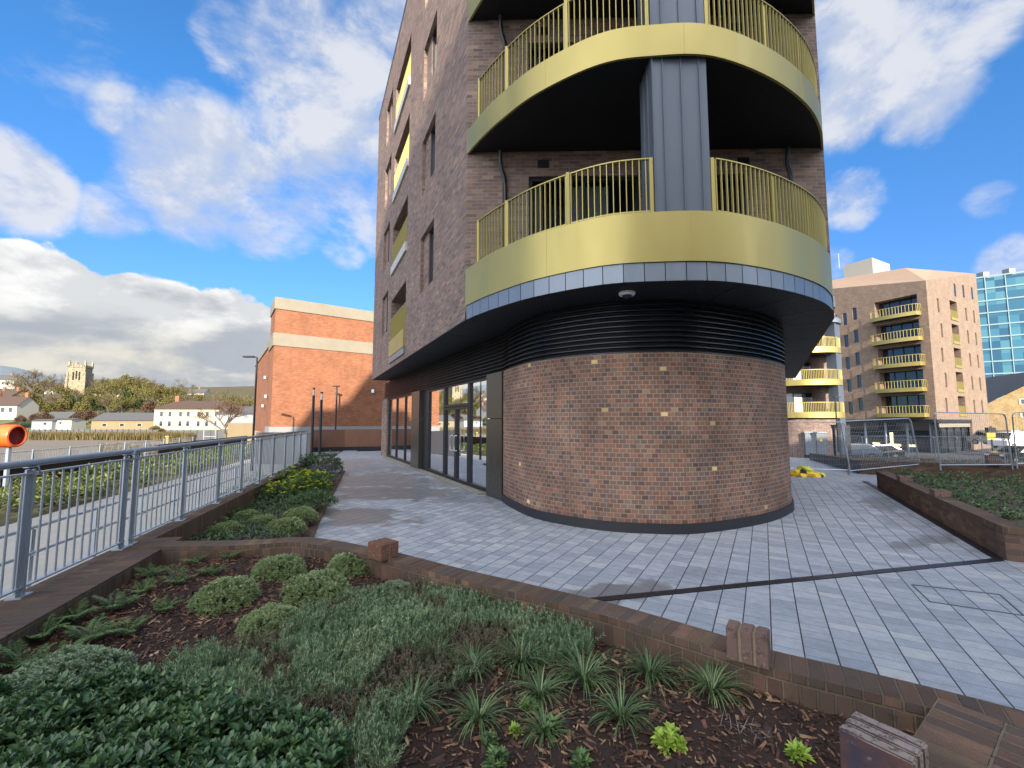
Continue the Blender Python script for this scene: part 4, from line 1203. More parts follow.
gable_house('house', 'roof of a brick house with red chimneys rising behind the far left terrace', 'house', A(3, 406, 205), R(-6), 18, 8, 4.2, 3.2, B_WARE, ROOF_BR, wr(4, 3.2, 2.4, 1.2, 1.6), (7.5, 0))
gable_house('house', 'white house high on the far left hillside among bare trees', 'house', A(3, 388, 330), R(10), 22, 9, 6, 4, WHITE, ROOF_GR, wr(5, 3.2, 3.4, 1.5, 1.8), (5,))
gable_house('house', 'small pale house on the hillside between bare trees and church', 'house', A(56, 398, 300), R(-8), 9, 8, 5, 3.5, WHITE, ROOF_GR, wr(2, 3.2, 3, 1.4, 1.6), (3,))
gable_house('bungalow', 'small white flat bungalow on the far bank below the church', 'bungalow', A(68, 427, 140), R(3), 6.5, 5, 2.3, .5, WHITE, ROOF_GR, ((0, 1.3, .8, .8),))
gable_house('shed', 'grey shed with a pointed roof behind the white bungalow', 'shed', A(63, 424, 160), R(3), 8, 6, 2.2, 2.2, SANDW, ROOF_GR)
gable_house('shed', 'pale grey lean-to left of the small white bungalow', 'shed', A(48, 427, 138), R(3), 6, 4, 2.0, .5, CONC_W, ROOF_GR, ((1, 1.1, 1.0, .8),))
gable_house('stone_barn', 'long low pale stone building with a grey slate roof', 'barn', A(134, 429, 135), R(-3), 19.5, 8, 2.8, 2.2, SANDW, ROOF_GR, wr(3, 5.5, 1.3, 1.6, .8))
gable_house('villa', 'two-storey cream villa with hipped brown roof above a green lawn', 'house', A(198, 429.5, 132), R(2), 19.5, 9, 6.2, 2.4, CREAM, ROOF_BR, [(x, z, 1.0, 1.7) for z in (1.8, 4.6) for x in (-7.6, -5.2, -2.2, .0, 3.0, 5.4, 8)], (-6.5,), hip=3.0)
gable_house('villa', 'lower cream wing beside the two-storey cream villa', 'house', A(231, 429, 136), R(2), 9, 7, 5.4, 1.8, CREAM, ROOF_BR, [(x, z, .9, 1.4) for z in (1.6, 4.2) for x in (-2.6, 1.2)], hip=2.0)
gable_house('house', 'pale house with bluish roof peeping above the cream villa', 'house', A(196, 399, 300), R(8), 14, 8, 4, 3, WHITE, ROOF_GR, wr(3, 3.2, 2, 1.4, 1.6), (2,))
gable_house('house', 'grey-roofed outbuilding behind the sandy wall', 'house', A(252, 424, 90), R(-8), 11, 6, 2.2, 1.4, CONC_W, ROOF_GR)
a, b = A(28, 433, 116), A(224, 441.5, 105); m1 = A(120, 434.5, 118)
gf = thing('boarded_fence', 'long grey boarded fence along the far river bank', 'fence', (m1.x, m1.y, -2.2))
for p, q in ((a, m1), (m1, b)): obj('fence_panel', MB().band([(q.x, q.y), (p.x, p.y)], -.1, -3, -.5), GREYFENCE, gf)
for i in range(34):
    t_ = i / 33; pt = a.lerp(m1, t_ * 2) if t_ < .5 else m1.lerp(b, t_ * 2 - 1)
    obj('fence_post', MB().box((pt.x, pt.y - .14, -1.5), (.22, .16, 2.3)), GREYFENCE, gf)
a = A(185, 433, 119); mb = MB(); q = [A(150, 434, 122), A(222, 437, 118), A(222, 428, 131), A(150, 428, 131)]
mb.face([(p.x, p.y, -1.25 + (.7 if i > 1 else 0)) for i, p in enumerate(q)]); struct(obj('lawn', mb, simple('sunlit_lawn', (.09, .15, .03), .9)))
# far blue ridge
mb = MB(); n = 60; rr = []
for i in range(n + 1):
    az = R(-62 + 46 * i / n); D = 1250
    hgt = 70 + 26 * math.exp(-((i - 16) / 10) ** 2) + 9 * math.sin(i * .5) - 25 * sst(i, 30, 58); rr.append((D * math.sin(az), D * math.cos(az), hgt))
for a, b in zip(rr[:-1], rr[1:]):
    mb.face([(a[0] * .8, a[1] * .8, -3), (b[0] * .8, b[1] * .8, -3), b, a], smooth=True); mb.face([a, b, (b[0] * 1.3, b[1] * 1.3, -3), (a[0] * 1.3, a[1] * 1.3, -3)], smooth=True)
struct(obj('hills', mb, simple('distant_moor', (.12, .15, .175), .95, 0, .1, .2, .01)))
# ------------------------------------------------------------------ right side
def pz(p): return plaza_z(p[0], p[1])
def cwall(mb, line, th, h0, h1):
    """low wall following the falling ground"""
    inn = offset(line, th); u = 0
    for i in range(len(line) - 1):
        a, b, c, d = line[i], line[i + 1], inn[i + 1], inn[i]; za, zb = pz(a), pz(b); L = math.dist(a, b)
        q = lambda p, z: (p[0], p[1], z)
        mb.face([q(a, za + h0), q(b, zb + h0), q(b, zb + h1), q(a, za + h1)], [(u, h0), (u + L, h0), (u + L, h1), (u, h1)])
        mb.face([q(d, za + h0), q(c, zb + h0), q(c, zb + h1), q(d, za + h1)], [(u, h0), (u + L, h0), (u + L, h1), (u, h1)])
        mb.face([q(a, za + h1), q(b, zb + h1), q(c, zb + h1), q(d, za + h1)], [(u, 0), (u + L, 0), (u + L, abs(th)), (u, abs(th))])
        u += L
    for i in (0, -1):
        a, d = line[i], inn[i]; z = pz(a); mb.face([(a[0], a[1], z + h0), (d[0], d[1], z + h0), (d[0], d[1], z + h1), (a[0], a[1], z + h1)])
    return mb
PW = thing('garden_wall', 'long low dark brick planter wall at the right, coping bricks on top', 'garden wall', (8, 8.5, 0))
o1 = (6.40, 5.80); dv = Vector((.497, .868))
L1 = [(o1[0] + dv.x * t, o1[1] + dv.y * t) for t in (0, 1.5, 3, 4.5, 6, 7.3)]
obj('wall', cwall(MB(), L1, -.215, 0, .34), B_WALL2, PW); obj('coping', cwall(MB(), offset(L1, .012), -.24, .342, .43), B_WALL, PW)
Lr = [(6.40, 5.80), (6.95, 5.52), (14, 2.0)]
obj('end_wall', cwall(MB(), [(p[0] + .0, p[1] - .0) for p in Lr], .215, 0, .342), B_WALL2, PW); obj('end_coping', cwall(MB(), offset(Lr, -.012), .24, .344, .432), B_WALL, PW)
far_ = [(10.1, 12.15), (11.0, 11.7), (22, 6.0)]
for s, sd in ((2.75, 5), (5.05, 6)):
    p = Vector(o1) + dv * s + Vector((.868, -.497)) * .11
    brick_block((p.x, p.y, .43), math.atan2(dv.y, dv.x), (.30, .22, .11), WORN, 2, parent=PW, seed=sd)
PW2 = thing('garden_wall', 'farther brick planter wall behind the leaning fence panel', 'garden wall', (20, 25, 0))
o2 = Vector((13.9, 17.6)); L2 = [(o2.x + dv.x * t, o2.y + dv.y * t) for t in (0, 3, 6, 10, 14, 18, 22)]
obj('wall', cwall(MB(), L2, -.215, -.02, .45), B_WALL2, PW2); obj('coping', cwall(MB(), offset(L2, .012), -.24, .452, .54), B_WALL, PW2)
Lr2 = [(o2.x, o2.y), (o2.x + 1.4, o2.y - .85), (o2.x + 14, o2.y - 8.4)]
obj('end_wall', cwall(MB(), Lr2, .215, -.1, .46), B_WALL2, PW2); obj('end_coping', cwall(MB(), offset(Lr2, -.01), .24, .462, .55), B_WALL, PW2)
# planter soil, two beds
def bed_right(name, L, depth, h):
    mb = MB(); ds = [.12 + depth * j / 16 for j in range(17)]
    for a, b in zip(L[:-1], L[1:]):
        for d0, d1 in zip(ds[:-1], ds[1:]):
            N_ = Vector((.868, -.497)); q = [Vector(a) + N_ * d0, Vector(a) + N_ * d1, Vector(b) + N_ * d1, Vector(b) + N_ * d0]
            mb.face([(p.x, p.y, plaza_z(p.x, p.y) + h) for p in q], smooth=True)
    return struct(obj(name, mb, GRAVELM))
bed_right('planting_bed', [L1[0], L1[2], L1[4], L1[5]], 16, .30); bed_right('planting_bed', L2, 22, .40)
for s in (2.2, 6.5):
    p = Vector((o2.x + 1.4 + s * .83, o2.y - .85 - s * .5)); brick_block((p.x, p.y, pz(p) + .55), R(-31), (.34, .26, .30), WORN, 2, parent=PW2, seed=int(s))

# temporary mesh fence panels
def fence_panel(label, a, b, h, group, za=None, zb=None, lean=(0, 0)):
    a = Vector((a[0], a[1], pz(a) if za is None else za)); b = Vector((b[0], b[1], pz(b) if zb is None else zb))
    t = thing('fence_panel', label, 'fence panel', tuple(a), group)
    up = Vector((lean[0], lean[1], 1)).normalized() * h; d = (b - a).normalized(); r = .16
    A0, B0 = a + Vector((0, 0, .05)), b + Vector((0, 0, .05)); A1, B1 = a + up, b + up
    loop = [A0, A1 - up.normalized() * r]
    for i in range(1, 5): th = math.pi / 2 * i / 5; loop.append(A1 - up.normalized() * (r - r * math.sin(th)) + d * (r - r * math.cos(th)))
    loop.append(A1 + d * r); loop.append(B1 - d * r)
    for i in range(1, 5): th = math.pi / 2 * i / 5; loop.append(B1 - d * (r - r * math.sin(th)) - up.normalized() * (r - r * math.cos(th)))
    loop += [B1 - up.normalized() * r, B0]
    obj('tube_frame', MB().tube(loop, .021, 8), GALV, t)
    lo = up.normalized() * .18
    obj('lower_rail', MB().tube([A0 + lo, B0 + lo], .018, 6), GALV, t)
    mb = MB(); L = (b - a).length; n = int(L / .085)
    for i in range(1, n):
        p = A0.lerp(B0, i / n) + lo; mb.bar(p, p + up * .86, .0045, .0045)
    for i in range(1, 9): p = A0 + lo + up * .86 * i / 9; mb.bar(p, p + (B0 - A0), .0045, .0045)
    obj('wire_mesh', mb, GALV_D, t)
    return t
gname = 'temporary mesh fence panels'
fence_panel('mesh fence panel whose near post stands on the setts by the planter', (11.95, 15.55), (15.5, 16.7), 1.98, gname, -.18, -.06, (-.13, 0))
fence_panel('mesh fence panel standing in the planter right of the open gap', (14.35, 14.75), (17.5, 15.4), 2.0, gname, .10, .05, (-.04, 0))
fence_panel('mesh fence panel cut off by the right picture edge', (17.55, 15.3), (21.0, 14.6), 2.0, gname, .1, .2)
fence_panel('mesh fence panel reaching behind the round brick drum', (8.6, 16.2), (11.9, 15.6), 1.92, gname, -.12, -.16)
bx = [A(836, 436, 33), A(862, 436, 31.5), A(887, 436, 30), A(911, 436, 28), A(934, 436.5, 26.5), A(958, 437, 25.2), A(981, 437, 24), A(1003, 438, 23), A(1024, 438, 22.2), A(1045, 438, 21.5)]
words = ['first', 'second', 'third', 'fourth', 'fifth', 'sixth', 'seventh', 'eighth', 'ninth']
for w_, a, b in zip(words, bx[:-1], bx[1:]):
    fence_panel(w_ + ' panel from the left in the farther row of grey mesh fence', a.xy, b.xy, 1.95, 'farther row of mesh fence', a.z - 1.95, b.z - 1.95)
# cabinet, lamp funnel, thin pole
cb = A(818.5, 457, 41.5); t = thing('utility_cabinet', 'grey steel utility cabinet with a yellow warning mark at the end of the paving', 'cabinet', (cb.x, cb.y, cb.z))
obj('body', MB().box((cb.x, cb.y + .4, cb.z + 1.22), (1.75, .9, 2.1), R(-20)), simple('blue_grey_cabinet', (.15, .175, .21), .5), t); obj('plinth', MB().box((cb.x, cb.y + .4, cb.z + .08), (1.85, 1.0, .2), R(-20)), BLACK, t)
obj('roof', MB().box((cb.x, cb.y + .4, cb.z + 2.31), (1.87, 1.02, .08), R(-20)), GALV_D, t); obj('door_gap', MB().box((cb.x - .16, cb.y - .075, cb.z + 1.22), (.03, .02, 1.95), R(-20)), BLACK, t)
obj('warning_mark', MB().face([(cb.x + .05, cb.y - .16, cb.z + 1.45), (cb.x + .33, cb.y - .26, cb.z + 1.45), (cb.x + .19, cb.y - .21, cb.z + 1.72)]), YELLOW, t)
p = A(821.5, 456, 39.5); t = thing('bollard_light', 'black pillar light with flared top right of the grey cabinet', 'pillar light', tuple(p))
p = p + Vector((1.25, 0, 0)); obj('pillar', MB().tube([p, p + Vector((0, 0, 2.3))], .12, 10), DARKST, t); obj('flared_top', MB().tube([p + Vector((0, 0, 2.3)), p + Vector((0, 0, 2.65)), p + Vector((0, 0, 2.8))], .13, 12, r2=.26), DARKST, t)
p = A(838.5, 452, 37); t = thing('lamp_post', 'thin black lamp post before the curved balconies on the right', 'lamp post', tuple(p)); obj('pole', MB().tube([p, p + Vector((0, 0, 4.6))], .07, 8, r2=.045), DARKST, t); obj('lamp_head', MB().box(p + Vector((.15, 0, 4.62)), (.5, .2, .08)), DARKST, t)
# crumpled plastic heap on the setts
hp = G(809, 477, -.12); t = thing('plastic_heap', 'crumpled heap of yellow, lime, orange and black plastic on the setts beside the drum', 'debris', tuple(hp))
def crumple(c, r, sq, mat_, seed, name):
    import bmesh
    bm = bmesh.new(); bmesh.ops.create_icosphere(bm, subdivisions=2, radius=1.0); rr_ = random.Random(seed)
    for v in bm.verts:
        f_ = 1 + rr_.uniform(-.38, .38); v.co = Vector((v.co.x * r * f_ * 1.25, v.co.y * r * f_, max(-.02, v.co.z * r * sq * f_ + r * sq * .55)))
    me = bpy.data.meshes.new(name); bm.transform(Matrix.Translation(Vector(c) - hp)); bm.to_mesh(me); bm.free(); me.materials.append(mat_)
    o = bpy.data.objects.new(name, me); COL.objects.link(o); o.parent = t
for i, (dx, dy, r_, sq, m_) in enumerate([(-.35, .15, .17, .9, YELLOW), (-.2, -.05, .14, .8, BLACK), (.02, .25, .24, .9, LIMEP), (.05, -.12, .2, .6, YELLOW), (-.1, .1, .13, 1.3, BLACK), (.33, .12, .2, .5, LIMEP), (.22, -.1, .13, .6, BLACK), (-.28, -.12, .17, .6, YELLOW), (.15, .0, .12, .9, ORANGE)]):
    crumple(hp + Vector((dx, dy, 0)), r_, sq, m_, i, 'plastic_piece')

# second curved-balcony block
b2 = thing('apartment_building', 'farther block with curved gold balconies and grey zinc corner beside the drum', 'apartment building', (30, 45, -1.8))
NB2 = smooth_line([(26.4, 44.2), (27.3, 42.6), (28.6, 41.7), (30.2, 41.4), (31.6, 41.7), (32.5, 42.6), (32.9, 44.2)], 5)
w = MB(); w.strip([(25.5, 44.2), (33.4, 44.2), (36.5, 49.5)], -2.0, 2.1); w.strip([(22, 50), (25.5, 44.2), (33.4, 44.2), (36.5, 49.5)], 2.1, 12.9); obj('wall', w, B_FAC, b2)
w = MB(); w.strip(offset(NB2, .25), -2, 1.95); obj('ground_wall', w, B_FAC, b2)
for zt in (2.45, 5.6, 8.75):
    bl_ = obj('balcony', MB().prism(offset(NB2, .03), zt - .3, zt - .1), SOFFIT, b2)
    obj('fascia', MB().band(NB2, .05, zt - .35, zt + .22), GOLD, bl_)
    mb = MB()
    for (x, y) in arc_pts(offset(NB2, .05), .14): mb.box((x, y, zt + .65), (.03, .03, .95))
    mb.band(offset(NB2, .03), .05, zt + 1.12, zt + 1.17); obj('balustrade', mb, GOLD_BAR, bl_)
    fr = MB().box((29.0, 44.15, zt + 1.05), (2.9, .12, 2.3)); w_ = obj('balcony_door', fr, BLACK, b2)
    for k_ in range(3): obj('pane', MB().box((28.05 + .95 * k_, 44.08, zt + 1.05), (.78, .05, 2.1)), GLASS_D if k_ != 1 else CURTAIN, w_)
obj('zinc_column', MB().prism([(31.25, 41.55), (32.35, 42.35), (32.1, 43.2), (30.9, 42.4)], -1.8, 12.0), ZINC, b2)
obj('zinc_cap', MB().prism(offset(NB2, -.15), 11.35, 11.75), ZINC_L, b2); obj('upper_wall', MB().strip(offset(NB2, .35), 11.75, 13.0), B_FAC, b2)
obj('zinc_roof', MB().prism(offset(NB2, .2), 13.0, 14.1), ZINC, b2)
obj('ground_opening', MB().box((33.2, 44.0, -.2), (1.4, .3, 3.2)), BLACK, b2)

# big block with sunlit gable
b3 = thing('apartment_building', 'tall brown brick block with one sunlit side and stacked gold balconies on the right', 'apartment building', (53, 54, -2))
C3 = Vector((52.6, 54)); LD = Vector((-.41, .912)); LN = Vector((-.912, -.41)); RD3 = Vector((.875, .484)); RN3 = Vector((.484, -.875))
ZB = -2.2
def wall_sloped(P, D, N, L, zl, zr, holes, dep):
    mb = MB(); zc = min(zl, zr) - .3; facade(mb, P, D, N, 0, L, 2.0, zc, holes, dep)
    a, b = fpt(P, D, 0, zc), fpt(P, D, L, zc); mb.face([a, b, (b[0], b[1], zr), (a[0], a[1], zl)], [(0, zc), (L, zc), (L, zr), (0, zl)]); return mb
LV = [2.55 + 3.25 * i for i in range(5)]
hl = []; hr = []
for i, z in enumerate(LV):
    hl.append((1.0, 5.7, z, z + 2.6, 1.3))
    for j, s in enumerate((7.9, 9.2, 10.5)): hl.append((s, s + .55, z + .2 + (.5 if j == 0 else 0), z + 2.0 + (.5 if j == 0 else 0), .2))
    hr.append((7.4, 9.9, z + .1, z + 2.55, 1.3))
    for j, s in enumerate((3.1 + .5 * (i % 2), 12.9, 16.0)): hr.append((s, s + .6, z + .35, z + 2.2, .2))
obj('shaded_wall', wall_sloped(C3, LD, LN, 14, 19.6, 22.2, hl, .2), B_RIGHT, b3); obj('sunlit_wall', wall_sloped(C3, RD3, RN3, 18.6, 19.6, 23.6, hr, .2), B_RIGHT, b3)
def dressing(P, D, N, holes, proj):
    for (a, b, c, d, dep) in holes:
        f = lambda s, z, o=0: Vector(fpt(P, D, s, z, N, o))
        mb = MB(); mb.face([f(a, c, -dep + .02), f(b, c, -dep + .02), f(b, d, -dep + .02), f(a, d, -dep + .02)])
        wn = obj('window', mb, GLASS_D, b3)
        if dep > 1:
            mb = MB(); n = 4
            for i in range(n + 1): mb.bar(f(a + (b - a) * i / n, c, -dep + .05), f(a + (b - a) * i / n, d, -dep + .05), .09)
            obj('frame', mb, BLACK, wn)
            o = proj; mid = (a + b) / 2
            ln_ = [f(a - .3, 0, .02).xy, f(a - .2, 0, o * .75).xy, f(mid - (b - a) * .25, 0, o).xy, f(mid + (b - a) * .25, 0, o).xy, f(b + .2, 0, o * .75).xy, f(b + .3, 0, .02).xy] if proj > .3 else [f(a + .02, 0, .03).xy, f(b - .02, 0, .03).xy]
            ln_ = [tuple(p) for p in ln_]
            bl_ = obj('balcony', MB().band(ln_, -.06, c - .25, c + .25 if proj > .3 else c + .1), GOLD, b3)
            if proj > .3:
                sl = MB(); sl.face([(p[0], p[1], c - .22) for p in ln_]); sl.face([(p[0], p[1], c - .05) for p in ln_]); obj('slab', sl, SOFFIT, bl_)
                mb = MB()
                for p, q in zip(ln_[:-1], ln_[1:]):
                    n = max(1, int(math.dist(p, q) / .3))
                    for i in range(n): mb.box((p[0] + (q[0] - p[0]) * i / n, p[1] + (q[1] - p[1]) * i / n, c + .72), (.035, .035, .95))
                mb.band(ln_, -.06, c + 1.15, c + 1.21); obj('balustrade', mb, GOLD_BAR, bl_)
            else:
                mb = MB(); n = int((b - a) / .12)
                for i in range(n + 1): s = a + .03 + (b - a - .06) * i / n; mb.bar(f(s, c, .02), f(s, c + 1.12, .02), .05, .03, up=(D.x, D.y, 0))
                obj('balustrade', mb, GOLD_BAR, bl_)
for s, z in ((9.4, 18.9), (12.6, 19.2), (16.0, 19.4)): obj('window', MB().bar(fpt(C3, RD3, s, z + .9, RN3, .0), fpt(C3, RD3, s + .6, z + .9, RN3, .0), .05, 1.8), GLASS_D, b3)
dressing(C3, LD, LN, hl, 1.25); dressing(C3, RD3, RN3, hr, .05)
fc = lambda a, b, z: (C3.x + LD.x * a + RD3.x * b, C3.y + LD.y * a + RD3.y * b, z)
mb = MB(); mb.face([fc(0, 0, 19.61), fc(14, 0, 22.21), fc(14, 6, 24.8), fc(4, 6, 23.6)]); mb.face([fc(0, 0, 19.61), fc(4, 6, 23.6), fc(4, 16, 25), fc(0, 18.6, 23.61)]); mb.face([fc(4, 6, 23.6), fc(14, 6, 24.8), fc(14, 16, 25.2), fc(4, 16, 25)]); obj('roof', mb, ROOF_BUFF, b3)
mb = MB(); q0, q1, q2, q3 = fc(8.5, 7.5, 0), fc(8.5, 13.5, 0), fc(12.5, 13.5, 0), fc(12.5, 7.5, 0); mb.prism([q0[:2], q1[:2], q2[:2], q3[:2]], 20, 27.0); obj('plant_room', mb, PLANT_BOX, b3)
mb = MB(); a = fc(12, 5, 0); mb.tube([(a[0], a[1], 26), (a[0], a[1], 28.4)], .05, 5); obj('mast', mb, GALV, b3)
# its shop floor
g3 = MB(); g3.face([fpt(C3, LD, 0, ZB, LN, -.8), fpt(C3, LD, 14, ZB, LN, -.8), fpt(C3, LD, 14, 2.1, LN, -.8), fpt(C3, LD, 0, 2.1, LN, -.8)]); g3.face([fpt(C3, RD3, 0, ZB, RN3, -.5), fpt(C3, RD3, 18, ZB, RN3, -.5), fpt(C3, RD3, 18, 2.1, RN3, -.5), fpt(C3, RD3, 0, 2.1, RN3, -.5)])
obj('shop_glazing', g3, GLASS_D, b3)
for s in (1.0, 3.4, 5.8, 8.2, 10.6): obj('shop_mullion', MB().bar(fpt(C3, LD, s, ZB, LN, -.75), fpt(C3, LD, s, 2.0, LN, -.75), .18), GALV_D, b3)
for s in (4.5, 7.0, 9.5): obj('shop_mullion', MB().bar(fpt(C3, RD3, s, ZB, RN3, -.45), fpt(C3, RD3, s, 2.0, RN3, -.45), .18), DARKST, b3)
mb = MB(); mb.bar(fpt(C3, RD3, 11.5, 0, RN3, -.1), fpt(C3, RD3, 18.6, 0, RN3, -.1), .3, 4.2); obj('corner_wall', mb, B_RIGHT, b3)
mb = MB().band([fpt(C3, LD, 14, 0, LN, .05)[:2], (C3 + LN * .05 + RN3 * .05)[:], fpt(C3, RD3, 18.6, 0, RN3, .05)[:2]], .3, 1.55, 2.0); obj('shop_fascia', mb, BLACK, b3)
mb = MB(); mb.bar(fpt(C3, RD3, .2, 1.25, RN3, .08), fpt(C3, RD3, 10.5, 1.25, RN3, .08), .08, .45); obj('shop_sign_panel', mb, CONC, b3)
m_, k = newmat('lit_shop_light'); e_ = k.n('ShaderNodeEmission'); k.put(e_.inputs[0], (1, .9, .45)); e_.inputs[1].default_value = 1.1; k.out(e_.outputs[0])
for (s, z, ww, hh) in ((5.0, -.6, .35, 1.7), (6.6, -1.35, .8, .35), (4.2, -1.4, 1.4, .3), (2.6, -1.4, .8, .3)):
    mb = MB(); mb.bar(fpt(C3, LD, s, z, LN, -.74), fpt(C3, LD, s + ww, z, LN, -.74), .06, hh); obj('lit_display', mb, m_, b3)
# blue glass tower
b4 = thing('glass_tower', 'blue glass office tower with a pale window grid at the right edge', 'office tower', (125, 110, -2))
TP = Vector((119.2, 112)); TD = Vector((.82, -.572)); TN = Vector((-.572, -.82))
m_, k = newmat('blue_tower_glass'); P = k.obj(); cell = k.white(k.m('FLOOR', k.m('MULTIPLY', k.sep(k.uv())[0], .55)), k.m('FLOOR', k.m('DIVIDE', k.sep(k.uv())[1], 3.15)))
c = k.ramp(cell, [(0, (.015, .085, .15)), (.3, (.025, .12, .19)), (.6, (.01, .065, .125)), (.85, (.045, .15, .21))], 'CONSTANT'); k.out(k.bsdf(c, .25, .0, .35).outputs[0])
mb = MB(); f = lambda s, z, o=0: fpt(TP, TD, s, z, TN, o)
mb.face([f(0, -2), f(26, -2), f(26, 38.6), f(0, 38.6)], [(0, -2), (26, -2), (26, 38.6), (0, 38.6)]); mb.face([f(0, -2), f(0, 38.6), f(0, 38.6, -20), f(0, -2, -20)], [(0, -2), (0, 38.6), (20, 38.6), (20, -2)]); obj('glass_wall', mb, m_, b4)
bandm = simple('pale_blue_band', (.15, .25, .29), .5)
for i in range(8): obj('vertical_fin', MB().bar(f(3.6 * i + .1, -2, .1), f(3.6 * i + .1, 39.0, .1), .16, .2), bandm, b4)
for i in range(14): obj('floor_band', MB().bar(f(0, -2 + 3.15 * i, .06), f(26, -2 + 3.15 * i, .06), .2, .34), bandm, b4)
for i in range(5): obj('roof_unit', MB().box(f(4 + 4.6 * i, 39.8, -2), (1.6, 1.6, 1.6)), CONC_W, b4)
# yellow brick warehouse
b5 = thing('warehouse', 'yellow brick gabled warehouse with two small white-edged windows', 'warehouse', (88, 74, -2))
WP = Vector((82.6, 76)); WD = Vector((.93, -.36)); WNn = Vector((-.36, -.93)); f = lambda s, z, o=0: fpt(WP, WD, s, z, WNn, o)
mb = MB(); mb.face([f(0, -2.5), f(20, -2.5), f(20, 4.6), f(10, 10.6), f(0, 4.6)], [(0, -2.5), (20, -2.5), (20, 4.6), (10, 10.6), (0, 4.6)]); mb.face([f(0, -2.5), f(0, 4.6), f(0, 4.6, -25), f(0, -2.5, -25)]); obj('wall', mb, B_WARE, b5)
mb = MB(); mb.face([f(-.4, 4.5, .3), f(10, 10.8, .3), f(10, 10.8, -25), f(-.4, 4.5, -25)]); mb.face([f(20.4, 4.5, .3), f(10, 10.8, .3), f(10, 10.8, -25), f(20.4, 4.5, -25)]); obj('roof', mb, ROOF_GR, b5)
for z in (5.1, 2.9):
    w_ = obj('window', MB().bar(f(4.4, z, .02), f(6.1, z, .02), .1, 1.0), WHITE, b5); obj('pane', MB().bar(f(4.7, z, .05), f(5.9, z, .05), .1, .75), GLASS_D, w_)
# vehicles in the car park
def car(name, label, loc, rz, mat_, van=False):
    t = thing(name, label, 'van' if van else 'car', (0, 0, 0)); 
    Hh = 1.0 if not van else 1.15
    side = [(-2.2, .35), (2.2, .35), (2.25, .75), (1.9, .92), (1.1, 1.0), (.35, 1.52 * Hh), (-1.3, 1.56 * Hh), (-2.0, 1.1), (-2.25, .9)] if not van else [(-2.3, .35), (2.3, .35), (2.35, .95), (1.7, 1.15), (1.2, 1.85), (-2.2, 1.9), (-2.3, 1.0)]
    mb = MB(); w = .9
    def yy(z): return w - max(0, z - .95) * .22
    n = len(side)
    for i in range(n):
        a, b = side[i], side[(i + 1) % n]; mb.face([(a[0], -yy(a[1]), a[1]), (b[0], -yy(b[1]), b[1]), (b[0], yy(b[1]), b[1]), (a[0], yy(a[1]), a[1])])
    mb.face([(x, -yy(z), z) for x, z in side[::-1]]); mb.face([(x, yy(z), z) for x, z in side]); obj('body', mb, mat_, t)
    gl = [(.95, 1.02), (.30, 1.44 * Hh), (-1.25, 1.48 * Hh), (-1.8, 1.06)] if not van else [(1.45, 1.2), (1.1, 1.75), (-2.0, 1.78), (-2.1, 1.2)]
    mb = MB()
    for s in (-1, 1): mb.face([(x, s * (yy(z) + .012), z) for x, z in gl])
    a, b = side[4], side[5]
    if van: a, b = side[3], side[4]
    mb.face([(a[0] + .012, -.72, a[1] + .03), (a[0] + .012, .72, a[1] + .03), (b[0] + .03, .68, b[1] - .04), (b[0] + .03, -.68, b[1] - .04)]); obj('windows', mb, GLASS_D, t)
    for x in (-1.4, 1.4):
        for s in (-1, 1): 
            wh = obj('wheel', MB().tube([(x, s * .72, .33), (x, s * .93, .33)], .33, 14), TYRE, t); obj('rim', MB().tube([(x, s * .9, .33), (x, s * .94, .33)], .2, 10), CARS, wh)
    for s in (-1, 1): obj('headlight', MB().box((2.2, s * .62, .74), (.12, .34, .14)), WHITE_PL, t); obj('tail_light', MB().box((-2.22, s * .65, .86), (.08, .28, .16)), ORANGE_IN, t)
    t.location = loc; t.rotation_euler = (0, 0, rz); return t
def cpt(px, D, dz=0): p = A(px, 430, D); return (p.x, p.y, plaza_z(p.x, p.y) - .02 + dz)
car('parked_car', 'white parked car behind the black car at the right edge', cpt(1012, 50, .9), R(190), CARW, True)
car('parked_car', 'black parked car partly behind the fence at the right edge', cpt(1018, 39, .1), R(178), CARB)
car('parked_car', 'silver-beige van beside the yellow sign in the car park', cpt(993, 56, 1.0), R(100), CARS, True)
car('parked_car', 'small blue-grey car behind the fence left, below the tall block', cpt(851, 45, 0), R(150), simple('blue_grey_car_paint', (.16, .21, .27), .25, .3, .6, .05))
car('parked_car', 'dark car behind the fence, below the stacked gold balconies', cpt(873, 47, 0), R(165), CARB)
p = A(991, 436, 45); t = thing('parking_sign', 'square yellow sign on a dark post before the sunlit block', 'sign', (p.x, p.y, -2)); obj('post', MB().bar((p.x + .1, p.y + .06, -2), (p.x + .1, p.y + .06, p.z + 1.0), .1), DARKST, t); obj('panel', MB().box((p.x, p.y, p.z), (.85, .06, .65)), YELLOW, t); obj('top_box', MB().box((p.x, p.y, p.z + .62), (.8, .3, .5)), DARKST, t)
